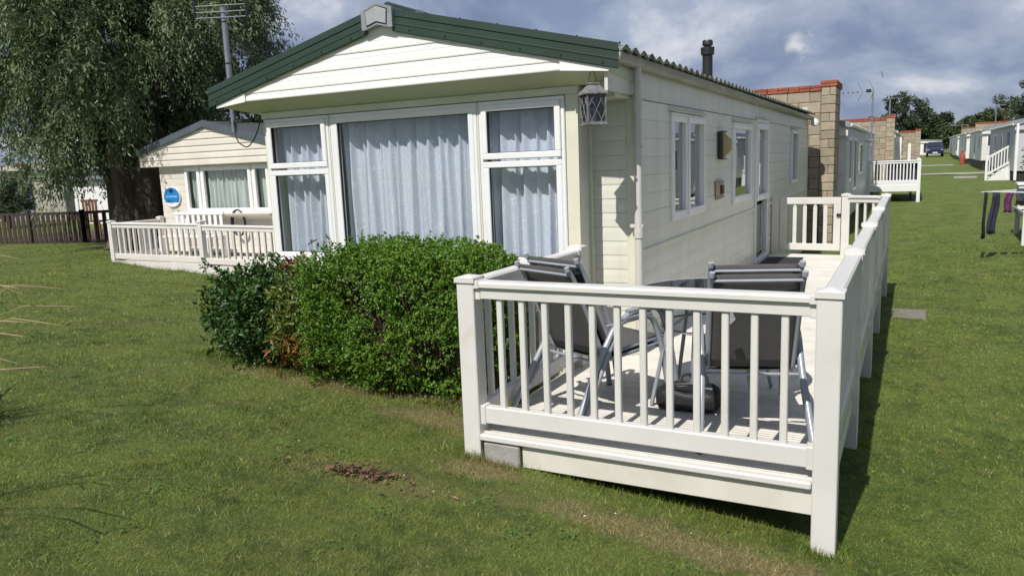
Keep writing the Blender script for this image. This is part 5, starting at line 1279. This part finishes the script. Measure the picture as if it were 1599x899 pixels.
# longer, uncut grass against posts, block and deck edge, and along the hedge foot
def tufts(spots, seed):
    r_ = np.random.default_rng(seed); V_ = []
    for (x0, y0, x1, y1, n, sp, hh_) in spots:
        t = r_.random(n); x = x0 + (x1 - x0) * t + r_.normal(size=n) * sp; y = y0 + (y1 - y0) * t + r_.normal(size=n) * sp
        h_ = hh_ * r_.uniform(.3, 1.1, n); a = r_.uniform(0, 6.283, n); b = r_.uniform(0, 6.283, n)
        P0 = np.stack([x, y, gz(x, y) - .004], 1); s = np.stack([np.cos(a), np.sin(a), 0 * a], 1) * .002
        V_.append(np.stack([P0 - s, P0 + s, P0 + np.stack([np.cos(b), np.sin(b), 0 * b], 1) * (h_ * r_.uniform(.1, .8, n))[:, None] + np.stack([0 * h_, 0 * h_, h_], 1)], 1).reshape(-1, 3))
    return np.concatenate(V_)
spots = [(-2.39, 3.79, -2.25, 3.79, 420, .03, .075), (-.39, 3.79, -.25, 3.79, 420, .03, .06), (-.24, 3.8, -.24, 3.95, 260, .03, .06), (-2.25, 3.77, -1.98, 3.77, 300, .025, .06),
         (-1.98, 3.86, -.4, 3.86, 1500, .05, .055), (-2.42, 3.85, -2.42, 5.0, 900, .05, .08), (-4.4, 4.68, -2.5, 4.52, 2200, .07, .06), (-6.2, 5.0, -4.5, 4.7, 1500, .08, .07), (-13.8, 9.52, -9.0, 9.52, 2500, .05, .09)]
spots += [(-.25, y, -.25, y + .1, 260, .04, .07) for y in ys[1:]]
spots += [(rng.uniform(-6, -2.6), rng.uniform(1.8, 4.2), 0, 0, 60, .035, .04) for _ in range(60)]
spots = [(a, b, a, b, n, sp, h) if (c == 0 and d == 0) else (a, b, c, d, n, sp, h) for (a, b, c, d, n, sp, h) in spots]
Vt = tufts(spots, 67)
F3 = np.concatenate([F3, np.arange(len(Vt)).reshape(-1, 3) + len(V)]); V = np.concatenate([V, Vt])
tag(link('lawn_grass', np_mesh('lawn_grass', V, [F3], turf('lawn_blade', True))), 'short mown grass covering the lawn', 'grass', kind='stuff')
n = 2600; r_ = np.random.default_rng(71); ctr = np.stack([r_.uniform(-8, 1.2, 130), r_.uniform(1.6, 7, 130)], 1)
ci = r_.integers(0, 130, n); x = ctr[ci, 0] + r_.normal(size=n) * .05; y = ctr[ci, 1] + r_.normal(size=n) * .05
k = ~((x > -2.45) & (y > 3.7)) & ~((y > 4.4) & (x > -6)); x, y = x[k], y[k]; n = len(x); a = r_.uniform(0, 6.283, n)
tag(link('lawn_weeds', leaf_mesh('lawn_weeds', np.stack([x, y, gz(x, y) + .012], 1), np.stack([np.cos(a), np.sin(a), .35 + 0 * a], 1), r_.normal(size=(n, 3)) * .25 + [0, 0, 1], r_.uniform(.016, .034, n), r_.uniform(.009, .016, n),
    mat('weed_leaf', (.06, .15, .03), (.09, .19, .035), 4, .5, trans=.25, island=.3), .1, .55)), 'scattered clover and broad-leaved weeds in the lawn', 'weeds', kind='stuff')
def litter(name, label, P, size, mt, seed=0, thick=.4):
    r_ = np.random.default_rng(seed); n = len(P); d = nrmz(r_.normal(size=(n, 3)) * [1, 1, .25])
    return tag(link(name, leaf_mesh(name, P, d, nrmz(r_.normal(size=(n, 3)) * [.5, .5, .3] + [0, 0, 1]), size * r_.uniform(.5, 1.3, n), size * thick * r_.uniform(.6, 1.2, n), mt, .3)), label, 'litter', kind='stuff')
n = 260
u = rng.random(n) - .5
sc_ = 1 + 2.2 * (rng.random(n) < .18)
x = -2.69 + u * .36 * sc_ + rng.normal(size=n) * .02; y = 3.19 + u * .08 + rng.normal(size=n) * .035 * sc_
litter('dead_leaves', 'small heap of brown dead leaves on the lawn', np.stack([x, y, gz(x, y) + .010 + .022 * rng.random(n)], 1), .042, mat('dead_leaf', (.16, .085, .045), (.10, .055, .035), 12, .8, island=.5), 3)
n = 420; x = rng.uniform(-4.6, -2.3, n); y = 4.78 - .27 * (x + 2.9) * (x < -2.9) * .7 + rng.normal(size=n) * .10 - .12
litter('hedge_litter', 'dry leaf litter along the foot of the hedge', np.stack([x, y, gz(x, y) + .012 + .01 * rng.random(n)], 1), .035, mat('dry_litter', (.24, .16, .09), (.16, .10, .06), 12, .85, island=.4), 4)
n = 70; x = rng.uniform(-6, .4, n); y = rng.uniform(2.2, 5.2, n); k = ~((x > -2.4) & (y > 3.7)); x, y = x[k], y[k]
litter('fallen_petals', 'scattered tiny white petals and bits on the lawn', np.stack([x, y, gz(x, y) + .028], 1), .013, mat('petal', (.55, .53, .42), None, 5, .7, island=.2), 6, .8)
slab = MB().box(-.16, .24, 10.75, 11.35, G(.1, 11) - .05, G(.1, 11) + .012, .01)
SLAB = mat('worn_slab', (.20, .185, .155), (.15, .14, .115), 7, .9, .5, 60)
tag(link('paving_slab', slab.mesh('paving_slab', SLAB)), 'grey paving slab let into the grass beside the deck', 'slab')
for lab, x, y, sx in (('pale concrete step slab on the grass of the lane', 1.2, 68, 1.6), ('pale slab on the grass near the white steps', 2.4, 45, .5)):
    tag(link('paving_slab', MB().box(x - sx, x + sx, y - .4, y + .4, G(x, y) - .05, G(x, y) + .06, .01).mesh('paving_slab', CONC)), lab, 'slab')
